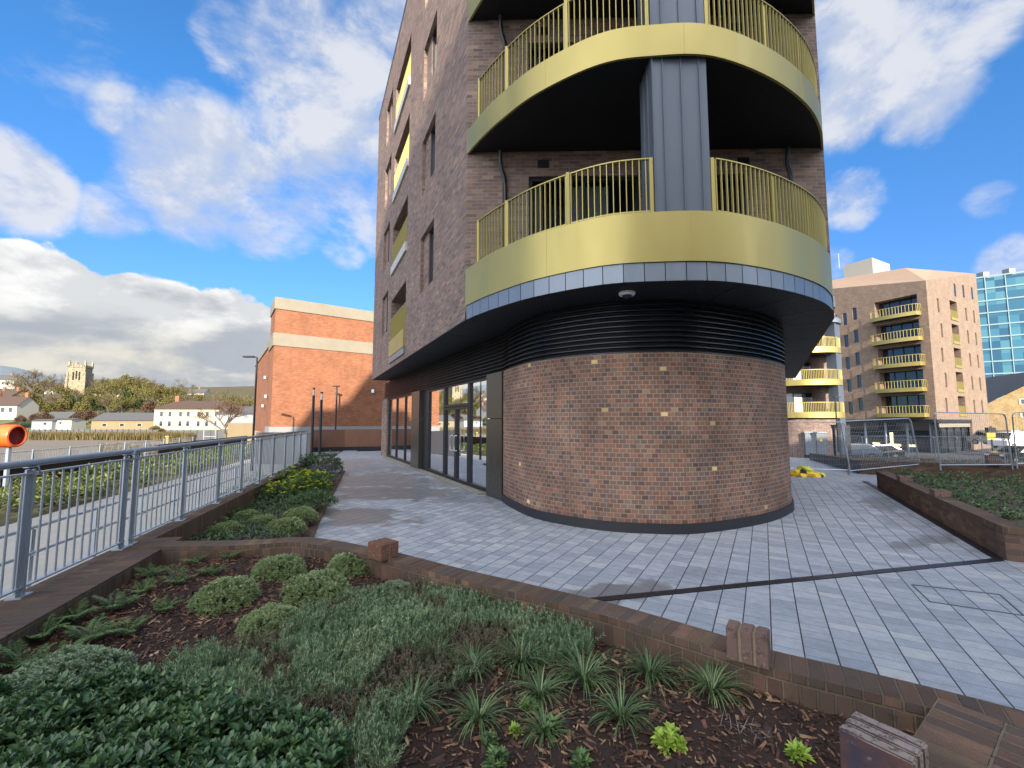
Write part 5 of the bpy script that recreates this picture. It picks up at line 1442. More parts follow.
# ------------------------------------------------------------------ planting
def unit(a): return a / np.maximum(np.linalg.norm(a, axis=-1, keepdims=True), 1e-9)
def leaf_mesh(P, D, L, W, droop=0.0, wide=.5, roll=None):
    """diamond leaves: base P, direction D, length L, width W; one quad each, folded along nothing"""
    n = len(P); D = unit(D); up = np.zeros((n, 3)); up[:, 2] = 1
    if roll is not None: up = unit(up + roll)
    S = np.cross(D, up); bad = np.linalg.norm(S, axis=1) < 1e-3; S[bad] = (1, 0, 0); S = unit(S); Nn = np.cross(S, D)
    L = np.broadcast_to(L, (n,))[:, None]; W = np.broadcast_to(W, (n,))[:, None]
    mid = P + D * L * wide
    V = np.stack([P, mid + S * W / 2 + Nn * W * .12, P + D * L - Nn * L * droop, mid - S * W / 2 + Nn * W * .12], 1).reshape(-1, 3)
    F = np.arange(n * 4).reshape(n, 4)
    return V, F
def round_leaf(P, D, L, W, droop=.15):
    n = len(P); D = unit(D); up = np.zeros((n, 3)); up[:, 2] = 1; S = np.cross(D, up); bad = np.linalg.norm(S, axis=1) < 1e-3; S[bad] = (1, 0, 0); S = unit(S); N_ = np.cross(S, D)
    L = np.broadcast_to(L, (n,))[:, None]; W = np.broadcast_to(W, (n,))[:, None]; f = lambda t, s, z: P + D * L * t + S * W * s + N_ * L * z
    V = np.stack([f(0, 0, 0), f(.38, .42, .05), f(.75, .46, .01), f(1, 0, -droop), f(.75, -.46, .01), f(.38, -.42, .05), f(.45, 0, -.03)], 1).reshape(-1, 3)
    F = (np.array([(0, 1, 2, 6), (6, 2, 3, 4), (0, 6, 4, 5)])[None] + (np.arange(n) * 7)[:, None, None]).reshape(-1, 4); return V, F
def join(parts):
    Vs = []; Fs = []; o = 0
    for V, F in parts: Vs.append(V); Fs.append(F + o); o += len(V)
    return np.concatenate(Vs), np.concatenate(Fs)
def rdir(n, zmin=-1, zmax=1):
    z = rng.uniform(zmin, zmax, n); a = rng.uniform(0, 2 * math.pi, n); r = np.sqrt(1 - z * z)
    return np.stack([r * np.cos(a), r * np.sin(a), z], 1)
def frames(D):
    ref = np.where(np.abs(D[:, 2:3]) > .9, np.array([[1., 0, 0]]), np.array([[0, 0, 1.]])); A_ = unit(np.cross(D, ref)); return A_, np.cross(D, A_)
def rosettes(P, D, k, L, W, spread, jit=.25, fn=None):
    """k leaves around every point, leaning out of direction D"""
    n = len(P); A_, B_ = frames(D); out = []
    for j in range(k):
        a = 2 * math.pi * j / k + rng.uniform(-.4, .4, n); s = spread * (1 + rng.uniform(-jit, jit, n))
        d = D * np.cos(s)[:, None] + (A_ * np.cos(a)[:, None] + B_ * np.sin(a)[:, None]) * np.sin(s)[:, None]
        sc = rng.uniform(.7, 1.2, n)
        out.append((fn or leaf_mesh)(P, d, L * sc, W * sc, .08))
    return join(out)
def blades(base, az, L, W, lean, curve, seg=5):
    """arching strap leaves as ribbons"""
    n = len(base); Vs = []
    H = np.stack([np.cos(az), np.sin(az), np.zeros(n)], 1); S = np.stack([-np.sin(az), np.cos(az), np.zeros(n)], 1)
    p = base.copy(); rows = []
    for i in range(seg + 1):
        t = i / seg; w = W * (1 - t ** 2.2) * (.7 + .6 * t * (1 - t)); rows.append((p - S * w[:, None] / 2, p + S * w[:, None] / 2))
        a = lean + curve * t; p = p + (H * np.sin(a)[:, None] + np.array([[0, 0, 1.]]) * np.cos(a)[:, None]) * (L / seg)[:, None]
    V = np.stack([q for r in rows for q in r], 1)
    m = 2 * (seg + 1); F = []
    for i in range(seg): F.append(np.array([2 * i, 2 * i + 1, 2 * i + 3, 2 * i + 2]))
    F = np.array(F)[None] + (np.arange(n) * m)[:, None, None]
    return V.reshape(-1, 3), F.reshape(-1, 4)

# --- clipped-looking hebe mounds: three shapes, each copied
def mound_mesh(n=820, hgt=.72):
    D = rdir(n, -.12, 1); lump = 1 + .10 * np.sin(D[:, 0] * 5 + 1) * np.sin(D[:, 1] * 6) + rng.uniform(-.08, .05, n)
    P = D * lump[:, None] * .40 * np.array([1, 1, hgt]); P[:, 2] += .02
    D2 = unit(D * np.array([1, 1, 1.2]) + rng.normal(0, .25, (n, 3)) + np.array([0, 0, .25]))
    a = rosettes(P - D2 * .02, D2, 6, .040, .018, .85); b = rosettes(P, D2, 5, .028, .014, .45)
    inn = rdir(220, -.1, 1) * rng.uniform(.5, .85, (220, 1)) * .40 * np.array([1, 1, hgt]); c = rosettes(inn, unit(inn + 1e-6), 6, .055, .022, .9)
    return join([a, b, c])
MND = [mound_mesh() for _ in range(3)]
def mound_label(i): return MLAB[i]
spots1 = [(272, 580, 50, 'domed light green hebe at the back, left of the wall-corner hebe'), (216, 609, 62, 'light green hebe mound left of centre, surrounded by bark mulch'),
          (308, 602, 64, 'largest domed green hebe, in the middle of the group in the front bed'), (347, 574, 50, 'domed green hebe close under the corner of the front wall'),
          (262, 640, 58, 'nearest olive green hebe of the front group, beside the blue-green sprigs'), (391, 599, 36, 'small grey-green hebe below the brick block on the wall corner'),
          (36, 702, 100, 'wide grey-green hebe at the left picture edge of the front bed')]
spots2 = [(222, 533, 32, 'hebe mound of the far bed nearest the railing'), (260, 526, 30, 'dark green hebe mound at the back of the far bed group'), (281, 533, 37, 'round hebe at the front of the far bed group'),
          (296, 521, 34, 'hebe mound of the far bed beside the kerb'), (243, 519, 28, 'small hebe mound at the back left of the far bed')]
def place_mound(i, px, py, w, lab, z, grp, mat_):
    g = G(px, py, z); wid = w * (g.y * .99 + (CAM_H - z) * .085) / CAM_F
    V, F = MND[i % 3]; s = wid / .84; zf = soil_z(g.x, g.y) if z > .25 else soil2_z(g.x, g.y)
    me = bpy.data.meshes.get('hebe_mesh_%d' % (i % 3) + mat_.name)
    if me is None:
        me = bpy.data.meshes.new('hebe_mesh_%d' % (i % 3) + mat_.name); me.from_pydata([tuple(v) for v in V], [], [tuple(int(a) for a in q) for q in F]); me.materials.append(mat_)
    o = bpy.data.objects.new('hebe_shrub', me); COL.objects.link(o); o.location = (g.x, g.y + wid * .25, zf - .01); o.scale = (s, s, s * rnd.uniform(.85, 1.0)); o.rotation_euler = (0, 0, rnd.uniform(0, 6)); tag(o, lab, 'shrub', grp)
for i, (px, py, w, lab) in enumerate(spots1): place_mound(i, px, py, w, lab, .31, 'hebe mounds in the front bed', L_HEBE_G if i in (5, 6) else L_HEBE)
for i, (px, py, w, lab) in enumerate(spots2): place_mound(i + 1, px, py, w, lab, .16, 'hebe mounds in the far bed', L_HEBE)

# --- liriope clumps
def liriope_mesh(n, L0):
    base = np.zeros((n, 3)); az = rng.uniform(0, 2 * math.pi, n); r = rng.uniform(0, .035, n); base[:, 0] = r * np.cos(az); base[:, 1] = r * np.sin(az)
    return blades(base, az + rng.normal(0, .3, n), L0 * rng.uniform(.6, 1.1, n), rng.uniform(.009, .015, n), rng.uniform(.2, .8, n), rng.uniform(1.1, 2.5, n), 7)
LIR = [liriope_mesh(110, .42), liriope_mesh(95, .37), liriope_mesh(125, .45)]
LIR_ME = []
for i, (V, F) in enumerate(LIR):
    me = bpy.data.meshes.new('strap_tuft_%d' % i); me.from_pydata([tuple(v) for v in V], [], [tuple(int(a) for a in q) for q in F]); me.materials.append(L_LIR); LIR_ME.append(me)
lirs = [(412, 712, 1.0, 'pale-edged grassy tuft farthest left among the bark mulch'), (479, 718, 1.1, 'broad grassy tuft right of the leftmost tuft'), (473, 672, .8, 'small grassy tuft inside the blue-green sprigs'), (521, 662, 1.05, 'large grassy tuft at the edge of the sprigs'),
        (566, 641, .9, 'grassy tuft close against the brick wall'), (584, 678, 1.05, 'bushy grassy tuft between the wall and the mulch'), (540, 692, .8, 'thin grassy tuft in mid mulch'), (621, 716, .95, 'dark grassy tuft in the middle of the mulch'),
        (650, 678, .95, 'grassy tuft under the brick wall, right of centre'), (712, 694, 1.05, 'grassy tuft below the brick block on the wall'), (545, 735, .75, 'little grassy tuft near the bottom edge'), (437, 660, .7, 'grassy tuft lost among blue-green sprigs')]
for i, (px, py, s, lab) in enumerate(lirs):
    g = G(px, py, .31); o = bpy.data.objects.new('grass_tuft', LIR_ME[i % 3]); COL.objects.link(o); o.location = (g.x, g.y, soil_z(g.x, g.y) - .01); s *= rnd.uniform(.62, .78); o.scale = (s, s, s); o.rotation_euler = (0, 0, rnd.uniform(0, 6)); tag(o, lab, 'grass tuft', 'grassy tufts along the brick wall')

# --- ferns
def fern_mesh(nf=9, L0=.34):
    parts = []
    for f_ in range(nf):
        az = 2 * math.pi * f_ / nf + rnd.uniform(-.3, .3); lean = rnd.uniform(.25, .75); cur = rnd.uniform(.6, 1.2); L = L0 * rnd.uniform(.7, 1.1); n = 22
        p = np.zeros(3); H = np.array([math.cos(az), math.sin(az), 0]); S = np.array([-math.sin(az), math.cos(az), 0]); Ps = []; Ds = []; Ls = []
        for i in range(n):
            t = i / n; a = lean + cur * t; d = H * math.sin(a) + np.array([0, 0, 1]) * math.cos(a); p = p + d * L / n
            if i > 3:
                for sg in (-1, 1): Ps.append(p.copy()); Ds.append(S * sg + d * .45 + rng.normal(0, .1, 3)); Ls.append(.085 * math.sin(math.pi * (t * .85 + .12)) * L / .34)
        parts.append(leaf_mesh(np.array(Ps), np.array(Ds), np.array(Ls), .016, .25, .35))
        b = blades(np.zeros((1, 3)), np.array([az]), np.array([L]), np.array([.006]), np.array([lean]), np.array([cur])); parts.append(b)
    return join(parts)
FERN_ME = []
for i in range(3):
    V, F = fern_mesh(8 + i, .32 + .03 * i); me = bpy.data.meshes.new('fern_fronds_%d' % i); me.from_pydata([tuple(v) for v in V], [], [tuple(int(a) for a in q) for q in F]); me.materials.append(L_FERN); FERN_ME.append(me)
ferns = [(42, 640, 1.0, 'fern low against the wide wall at the left'), (75, 622, .9, 'feathery fern beside the wide left wall'), (112, 612, .9, 'fern with yellowish tips among mulch on the left'), (143, 596, .9, 'upright fern near the back of the front bed, left side'),
         (152, 580, .8, 'bright green fern below the bed corner'), (178, 586, .8, 'fern between the bed corner and the hebe group'), (212, 578, .85, 'dark fern behind the left hebe mound'), (230, 563, .7, 'small fern against the cross wall'),
         (88, 640, 1.0, 'large dull fern left of the bare mulch'), (60, 662, .9, 'brownish fern above the grey-green hebe'), (128, 632, .8, 'low fern at the edge of the bare mulch'), (20, 668, .9, 'fern at the left picture edge'), (165, 612, .75, 'fern with brown fronds left of the hebe mounds'), (195, 565, .7, 'little fern under the cross wall, left part')]
for i, (px, py, s, lab) in enumerate(ferns):
    g = G(px, py, .31); o = bpy.data.objects.new('fern', FERN_ME[i % 3]); COL.objects.link(o); o.location = (g.x, g.y, soil_z(g.x, g.y) - .005); s *= .68; o.scale = (s, s, s); o.rotation_euler = (0, 0, rnd.uniform(0, 6)); tag(o, lab, 'fern', 'ferns on the left of the front bed')

# --- small bright seedlings
def seedling(px, py, r, mat_, lab, n=60, L=.04, W=.026):
    g = G(px, py, .31); g.z = soil_z(g.x, g.y)
    D = rdir(n, .1, 1); P = np.array(g) + D * np.array([r, r, r * 1.1]) * rng.uniform(.3, 1, (n, 1))
    o = obj('seedling', rosettes(P, unit(D + np.array([0, 0, .6])), 5, L, W, .9), mat_); return tag(o, lab, 'small plant', 'young plants in the mulch')
seedling(669, 742, .055, L_LIME, 'bright lime green young plant alone in the dark mulch', 46)
seedling(799, 762, .03, L_LIME, 'tiny green seedling left of the upended bricks', 12, .05, .02)
seedling(489, 741, .04, L_FERN, 'tiny feathery seedling left of centre in the mulch', 26, .03, .01)
seedling(552, 731, .045, L_FERN, 'leafy seedling with yellow-green tips beside the little tuft', 26, .035, .018)
seedling(529, 707, .045, L_FERN, 'ferny seedling between two grassy tufts', 30, .035, .012)
seedling(497, 765, .05, L_FERN, 'small plant cut by the bottom picture edge, left of centre', 30, .035, .016)
seedling(582, 765, .04, L_FERN, 'small plant cut by the bottom picture edge, right of centre', 26, .035, .016)
seedling(516, 402 + 330, .03, L_LIME, 'single light green sprout in the mulch', 10, .035, .016)

# --- carpets of leaves: regions given as ground polygons
def poly_ground(pix, z=.32): return [tuple(G(px, py, z).xy) for px, py in pix]
def scatter(poly, n, avoid=()):
    xs = [p[0] for p in poly]; ys = [p[1] for p in poly]; out = []
    while len(out) < n:
        x, y = rng.uniform(min(xs), max(xs)), rng.uniform(min(ys), max(ys))
        if inpoly(x, y, poly) and inpoly(x, y, BED1): out.append((x, y))
    return np.array(out)
def vnoise(x, y, s, seed=0.0):
    return .5 + .25 * (np.sin(x * s * 1.3 + seed) * np.sin(y * s * 1.1 + seed * 2) + np.sin(x * s * 2.7 + 1.3 + seed) * np.sin(y * s * 2.3 + .7 - seed))
# broad dark leaves, bottom left
BRO = poly_ground([(-80, 720), (0, 706), (60, 712), (105, 680), (150, 692), (200, 712), (260, 724), (330, 735), (345, 775), (300, 860), (-200, 860)])
q = scatter(BRO, 1700); nz = vnoise(q[:, 0], q[:, 1], 6)
P = np.stack([q[:, 0], q[:, 1], .33 + .17 * nz * rng.uniform(.3, 1, len(q))], 1); D = unit(rng.normal(0, .28, (len(q), 3)) + np.array([0, -.1, 1]))
stuff(obj('leafy_ground_cover', join([rosettes(P, D, 6, .060, .026, 1.05, .4, round_leaf), rosettes(P + D * .03, D, 4, .042, .019, .6, .4, round_leaf)]), L_BROAD), 'carpet of dark green broad leaves filling the lower left corner', 'ground cover')
# blue-green sprigs
SAN = poly_ground([(115, 700), (160, 672), (215, 655), (245, 645), (290, 628), (340, 606), (385, 592), (425, 584), (480, 588), (530, 600), (562, 618), (588, 634), (590, 652), (545, 660), (500, 664), (455, 690), (425, 705), (400, 742), (385, 790), (330, 790), (330, 735), (260, 722), (180, 705)])
q = scatter(SAN, 8200)
dry = vnoise(q[:, 0], q[:, 1], 3.1, 2.0) + .25 * np.exp(-((q[:, 0] + .55) ** 2 + (q[:, 1] - 2.75) ** 2) / .12) * 2
def sprigs(q, hmin, hmax, k, L, W, spread):
    n = len(q); h = rng.uniform(hmin, hmax, n) * (.6 + .7 * vnoise(q[:, 0], q[:, 1], 7)); base = np.stack([q[:, 0], q[:, 1], np.array([soil_z(a, b) for a, b in q])], 1); D = unit(rng.normal(0, .30, (n, 3)) + np.array([.08, -.12, 1])); parts = []
    for t in np.linspace(.25, 1, k):
        parts.append(rosettes(base + D * (h * t)[:, None], D, 4, L * (1.15 - .3 * t), W, .5))
    parts.append(blades(base, np.arctan2(D[:, 1], D[:, 0]), h, np.full(n, .004), np.arccos(np.clip(D[:, 2], -1, 1)), np.zeros(n), 1)); return join(parts)
stuff(obj('sprig_ground_cover', sprigs(q[dry < .66], .05, .125, 5, .032, .0052, .6), L_SANT), 'mat of upright blue-green sprigs in the middle of the front bed', 'ground cover')
stuff(obj('dry_sprig_cover', sprigs(q[dry >= .55][:2300], .04, .095, 4, .028, .005, .6), L_DRY), 'browner, drier patch within the blue-green sprigs', 'ground cover')
# bark chips over the whole bed
q = scatter(BED1, 26000); n = len(q); q = q[q[:, 1] > 1.2]; n = len(q)
L = rng.gamma(1.7, .0125, n) + .008; W = L * rng.uniform(.10, .38, n) * .8 + .0025; az = rng.uniform(0, 2 * math.pi, n); tilt = rng.normal(0, .28, n); rolls = rng.normal(0, .4, n)
C = np.stack([q[:, 0], q[:, 1], np.array([soil_z(a, b) for a, b in q]) + rng.uniform(.0, .016, n)], 1)
X = np.stack([np.cos(az) * np.cos(tilt), np.sin(az) * np.cos(tilt), np.sin(tilt)], 1); Y = np.stack([-np.sin(az) * np.cos(rolls), np.cos(az) * np.cos(rolls), np.sin(rolls)], 1); Z = unit(np.cross(X, Y)); T_ = np.full(n, .004)
def obox(C, X, Y, Z, L, W, T_):
    n = len(C); V = []
    for sz in (-1, 1):
        for sx, sy in ((-1, -1), (1, -1), (1, 1), (-1, 1)):
            wob = rng.uniform(.6, 1.1, n)[:, None]; V.append(C + X * (L * sx / 2)[:, None] * wob + Y * (W * sy / 2)[:, None] * wob + Z * (T_ * sz / 2)[:, None])
    V = np.stack(V, 1).reshape(-1, 3); f_ = np.array([(4, 5, 6, 7), (0, 1, 5, 4), (1, 2, 6, 5), (2, 3, 7, 6), (3, 0, 4, 7)])
    return V, (f_[None] + (np.arange(n) * 8)[:, None, None]).reshape(-1, 4)
stuff(obj('bark_mulch', obox(C, X, Y, Z, L, W, T_), CHIPS), 'dark reddish bark chip mulch covering the front bed', 'mulch')
# a few dry stalk bundles
base = np.concatenate([np.array(G(px, py, .33))[None] + rng.normal(0, .03, (14, 3)) * np.array([1, 1, .1]) for px, py in ((335, 757), (373, 752), (752, 735), (735, 728), (320, 755))])
stuff(obj('dry_stalks', blades(base, rng.uniform(0, 6.28, len(base)), rng.uniform(.06, .16, len(base)), np.full(len(base), .004), rng.uniform(.9, 1.5, len(base)), rng.uniform(-.3, .4, len(base)), 3), leafmat('dry_straw', [(0, (.18, .14, .12)), (1, (.36, .29, .26))], .8)), 'dry pale stalks lying on the mulch', 'dead stalks')

# --- far bed shrubs
def bush(px, py, w, h, n, L, W, mat_, lab, z=.16, name='shrub', cat='shrub', grp=None, spread=.9, flowers=None):
    g = G(px, py, z); wid = w * (g.y + .1) / CAM_F
    D = rdir(n, -.1, 1); lump = 1 + .18 * np.sin(D[:, 0] * 4 + px) * np.sin(D[:, 1] * 5 + py) + rng.uniform(-.25, .12, n)
    P = np.array([g.x, g.y + wid * .3, soil2_z(g.x, g.y)]) + D * lump[:, None] * np.array([wid / 2, wid / 2, h])
    m = rosettes(P, unit(D + np.array([0, 0, .7]) + rng.normal(0, .3, (n, 3))), 6, L, W, spread)
    if flowers is None: return tag(obj(name, m, mat_), lab, cat, grp)
    t = thing(name, lab, cat, (g.x, g.y, soil2_z(g.x, g.y)), grp); obj('foliage', m, mat_, t)
    k = rng.integers(0, n, flowers); Pf = P[k] + np.array([0, 0, .06]); Pf = Pf[D[k][:, 2] > .1]
    o = obj('flower_heads', rosettes(np.concatenate([Pf + rng.normal(0, .012, Pf.shape) for _ in range(3)]), np.tile(np.array([[0, 0, 1.]]), (len(Pf) * 3, 1)), 6, .042, .030, 1.0), L_YEL, t); return t
fb = 'shrubs in the far bed'
for a in [(205, 520, 60, .16, 260, .05, .02, L_DARK, 'low dark shrub at the railing side of the far bed'), (245, 503, 70, .30, 420, .06, .02, L_DARK, 'dark bushy shrub in the middle of the far bed beside the railing'),
          (268, 487, 60, .34, 420, .06, .018, L_DARK, 'leafy dark shrub behind the railing posts'), (304, 508, 46, .22, 340, .06, .018, L_DARK, 'dark shrub beside the kerb in front of the yellow flowers'),
          (312, 484, 30, .36, 380, .07, .014, L_PURP, 'purple-grey bushy plant near the far end of the kerb'), (285, 497, 46, .25, 300, .05, .012, L_PURP, 'purple-grey low shrub in the middle of the far bed'), (322, 479, 26, .36, 260, .06, .012, L_PURP, 'purple-grey bush closest to the far end of the kerb'),
          (314, 472, 38, .5, 460, .08, .02, L_DARK, 'tall dark shrub at the far end of the far bed'), (300, 474, 34, .5, 360, .08, .02, L_DARK, 'dark shrub against the railing at the far end'), (328, 471, 22, .42, 260, .08, .02, L_DARK, 'rounded dark shrub at the far tip of the bed by the paving'),
          (250, 537, 60, .08, 160, .05, .012, L_PURP, 'flat purple-grey plant in front of the far hebe mounds')]: bush(*a, grp=fb)
for a in [(300, 498, 42, .42, 420, .07, .018, L_FERN, 'yellow-flowered spurge left of the kerb, nearest clump'), (310, 494, 32, .38, 380, .07, .018, L_FERN, 'yellow-flowered spurge clump beside the kerb'), (288, 490, 40, .45, 380, .07, .018, L_FERN, 'yellow-flowered spurge clump farther back'), (270, 500, 34, .3, 260, .06, .018, L_FERN, 'sparse yellow-flowered spurge near the railing')]:
    bush(*a, name='spurge_plant', cat='flowering plant', grp='yellow flowering plants in the far bed', flowers=70)
q = np.array([(x, y) for x, y in zip(rng.uniform(-7, -2.4, 9000), rng.uniform(5, 16, 9000)) if inpoly(x, y, BED2)])[:2600]
P = np.stack([q[:, 0], q[:, 1], .17 + rng.uniform(0, .07, len(q))], 1)
stuff(obj('low_ground_cover', rosettes(P, unit(rng.normal(0, .4, (len(q), 3)) + np.array([0, 0, 1])), 5, .06, .018, .95), L_DARK), 'low dark ground cover between the shrubs of the far bed', 'ground cover')

# --- planters on the right
def carpet(name, pts, h, L, W, mat_, lab, k=5):
    P = np.array(pts); P[:, 2] += rng.uniform(0, h, len(P)); return stuff(obj(name, rosettes(P, unit(rng.normal(0, .4, P.shape) + np.array([0, 0, 1])), k, L, W, .9), mat_), lab, 'ground cover')
pts = []
for _ in range(5200):
    t = rng.uniform(-.2, 7.2); d = .3 + 12 * rng.uniform(0, 1) ** 1.4; x = o1[0] + dv.x * t + .868 * d; y = o1[1] + dv.y * t - .497 * d
    if vnoise(np.array(x), np.array(y), 1.4) > .30: pts.append((x, y, plaza_z(x, y) + .30))
carpet('leafy_ground_cover', pts, .24, .075, .032, L_DARK, 'dark leafy ground cover filling the right-hand planter')
pts = []
for _ in range(2200):
    t = rng.uniform(0, 22); d = .3 + 14 * rng.uniform(0, 1); x = o2.x + dv.x * t + .868 * d; y = o2.y + dv.y * t - .497 * d
    pts.append((x, y, plaza_z(x, y) + .40))
carpet('dry_ground_cover', pts, .16, .07, .02, leafmat('dull_bed_leaves', [(0, (.07, .065, .04)), (.6, (.11, .105, .06)), (1, (.15, .14, .08))], .8), 'dull brownish low planting in the farther planter')

# --- bank beyond the path on the left
pts = []
for _ in range(9000):
    u = rng.uniform(-3, 42); v = rng.uniform(6.1, 10.9); x, y = rl(u, v)
    if vnoise(np.array(x), np.array(y), 1.1, 4) > .44: pts.append((x, y, -.62))
carpet('bank_plants', pts, .35, .17, .085, L_SUN, 'sunlit green and reddish leafy planting on the bank beyond the path', 4)
pts = [(*rl(rng.uniform(-3, 14), rng.uniform(.16, .6)), -.62) for _ in range(700)]
carpet('path_edge_plants', pts, .2, .1, .03, L_DARK, 'low dark plants along the foot of the railing wall beside the path')
# reeds along the far shore
pr = []
for (x0, y0, x1, y1, D0, D1) in [(24, 436, 150, 437, 112, 108), (150, 437, 195, 441, 108, 98)]:
    for _ in range(2600):
        t = rng.uniform(0, 1); D_ = D0 + (D1 - D0) * t + rng.uniform(-5, 3); p = A(x0 + (x1 - x0) * t, 436, D_); pr.append((p.x, p.y, -3.0))
b_ = np.array(pr); n = len(b_)
stuff(obj('reeds', blades(b_, rng.uniform(0, 6.28, n), rng.uniform(1.4, 2.5, n), np.full(n, .28), rng.uniform(0, .2, n), rng.uniform(0, .6, n), 3), L_REED), 'band of dry golden reeds along the far shore of the mudflat', 'reeds')
pr = [(*A(rng.uniform(100, 190), 437, rng.uniform(45, 80)).xy, -2.95) for _ in range(900)]
stuff(obj('marsh_grass', blades(np.array(pr), rng.uniform(0, 6.28, 900), rng.uniform(.5, 1.3, 900), np.full(900, .2), rng.uniform(0, .4, 900), rng.uniform(0, .8, 900), 3), L_REED), 'yellowish marsh grass at the near edge of the mudflat', 'marsh grass')

# ------------------------------------------------------------------ trees on the far bank
def tree_proto(name, twig_mat, h=10.0, spread=.9, depth=4, leaf_n=1, leaf=(.5, .22), seed=0, crown_low=.25, ivy=False):
    r = random.Random(seed); tr = MB(); tw = MB(); tips = []
    def grow(p, d, L, rad, lev):
        q = p + d * L; n = 6 if lev < 2 else 4 if lev < 3 else 3
        (tr if lev < 3 else tw).tube([p, p.lerp(q, .5) + Vector((r.uniform(-1, 1), r.uniform(-1, 1), 0)) * L * .05, q], rad, n, cap=False, r2=rad * .6)
        if lev >= depth: tips.append((q, d, L)); return
        for i in range(r.choice((3, 4)) if lev else 5):
            ax_ = Vector((r.uniform(-1, 1), r.uniform(-1, 1), r.uniform(-.25, .5))).normalized()
            nd = (d * (1.0 if lev else .9) + ax_ * spread * r.uniform(.6, 1.1)).normalized(); nd.z = max(nd.z, -.05)
            grow(p.lerp(q, r.uniform(.55, 1.0)), nd, L * r.uniform(.58, .8), rad * .55, lev + 1)
    grow(Vector((0, 0, -.3)), Vector((r.uniform(-.06, .06), 0, 1)), h * .34, h * .022, 0)
    Pp = []; Dd = []
    for q, d, L in tips:
        for _ in range(7):
            Pp.append(tuple(q - d * L * r.uniform(0, .9))); Dd.append(tuple((d + Vector((r.uniform(-1, 1), r.uniform(-1, 1), r.uniform(-.6, 1))) * .9).normalized()))
    V, F = leaf_mesh(np.array(Pp), np.array(Dd), h * .075 * rng.uniform(.6, 1.3, len(Pp)), h * leaf[1] * .02, .1); tw.merge_arrays(V, F)
    if leaf_n > 1:
        k = len(tips); Pl = np.repeat(np.array([tuple(t[0]) for t in tips]), leaf_n, 0) + rng.normal(0, h * .035, (k * leaf_n, 3)); V, F = leaf_mesh(Pl, rdir(len(Pl)), h * leaf[0] * .045, h * leaf[0] * .03); tw.merge_arrays(V, F)
    t = thing(name, 'tree', 'tree', (0, 0, 0)); obj('trunk', tr, BARK, t, weld=False); obj('crown', tw, twig_mat, t, weld=False); return t
def ever_proto(name, mat_, h=6.0, seed=0):
    t = thing(name, 'tree', 'tree', (0, 0, 0)); n = 900; D = rdir(n, -.6, 1); lump = .75 + .3 * np.sin(D[:, 0] * 4 + seed) * np.sin(D[:, 1] * 5 + seed) + rng.uniform(-.35, .15, n)
    P = D * lump[:, None] * np.array([h * .48, h * .48, h * .45]) + np.array([0, 0, h * .5])
    obj('trunk', MB().tube([(0, 0, -.5), (0, 0, h * .6)], h * .03, 6, r2=h * .012), BARK, t); obj('crown', rosettes(P, unit(D + rng.normal(0, .5, (n, 3))), 4, h * .085, h * .05, 1.0), mat_, t); return t
protos = dict(bare=tree_proto('bare_tree', L_TWIG, 10, .85, 4, 1, seed=1), bare2=tree_proto('bare_tree', L_TWIG, 10, 1.0, 4, 2, (.5, .2), seed=4), brown=tree_proto('spreading_tree', L_TWIG_R, 10, 1.05, 4, 3, (.55, .25), seed=7),
              yellow=tree_proto('budding_tree', L_TWIG_Y, 10, 1.0, 4, 5, (.8, .3), seed=9), ever=ever_proto('evergreen_shrub', L_EVER, 6, 1), olive=ever_proto('olive_bush', L_TWIG_Y, 6, 3), scrub=ever_proto('scrub_bush', L_TWIG_R, 6, 5))
used = set()
def plant(kind, px, py, D, hpx, lab):
    """tree whose foot is seen near (px, py) at distance D and stands hpx pixels tall"""
    p = A(px, py, D); hm = hpx * D / CAM_F; base_h = 10.0 if kind in ('bare', 'bare2', 'brown', 'yellow') else 6.0
    s = hm / base_h * (1.0 if base_h == 6 else .93); src = protos[kind]; grp = 'trees and bushes on the far bank'
    if kind not in used: used.add(kind); o = src; o.location = p; o.scale = (s,) * 3; o.rotation_euler = (0, 0, rnd.uniform(0, 6)); o['group'] = grp; o['label'] = lab
    else: o = dup(src, p, rnd.uniform(0, 6), s, lab, grp)
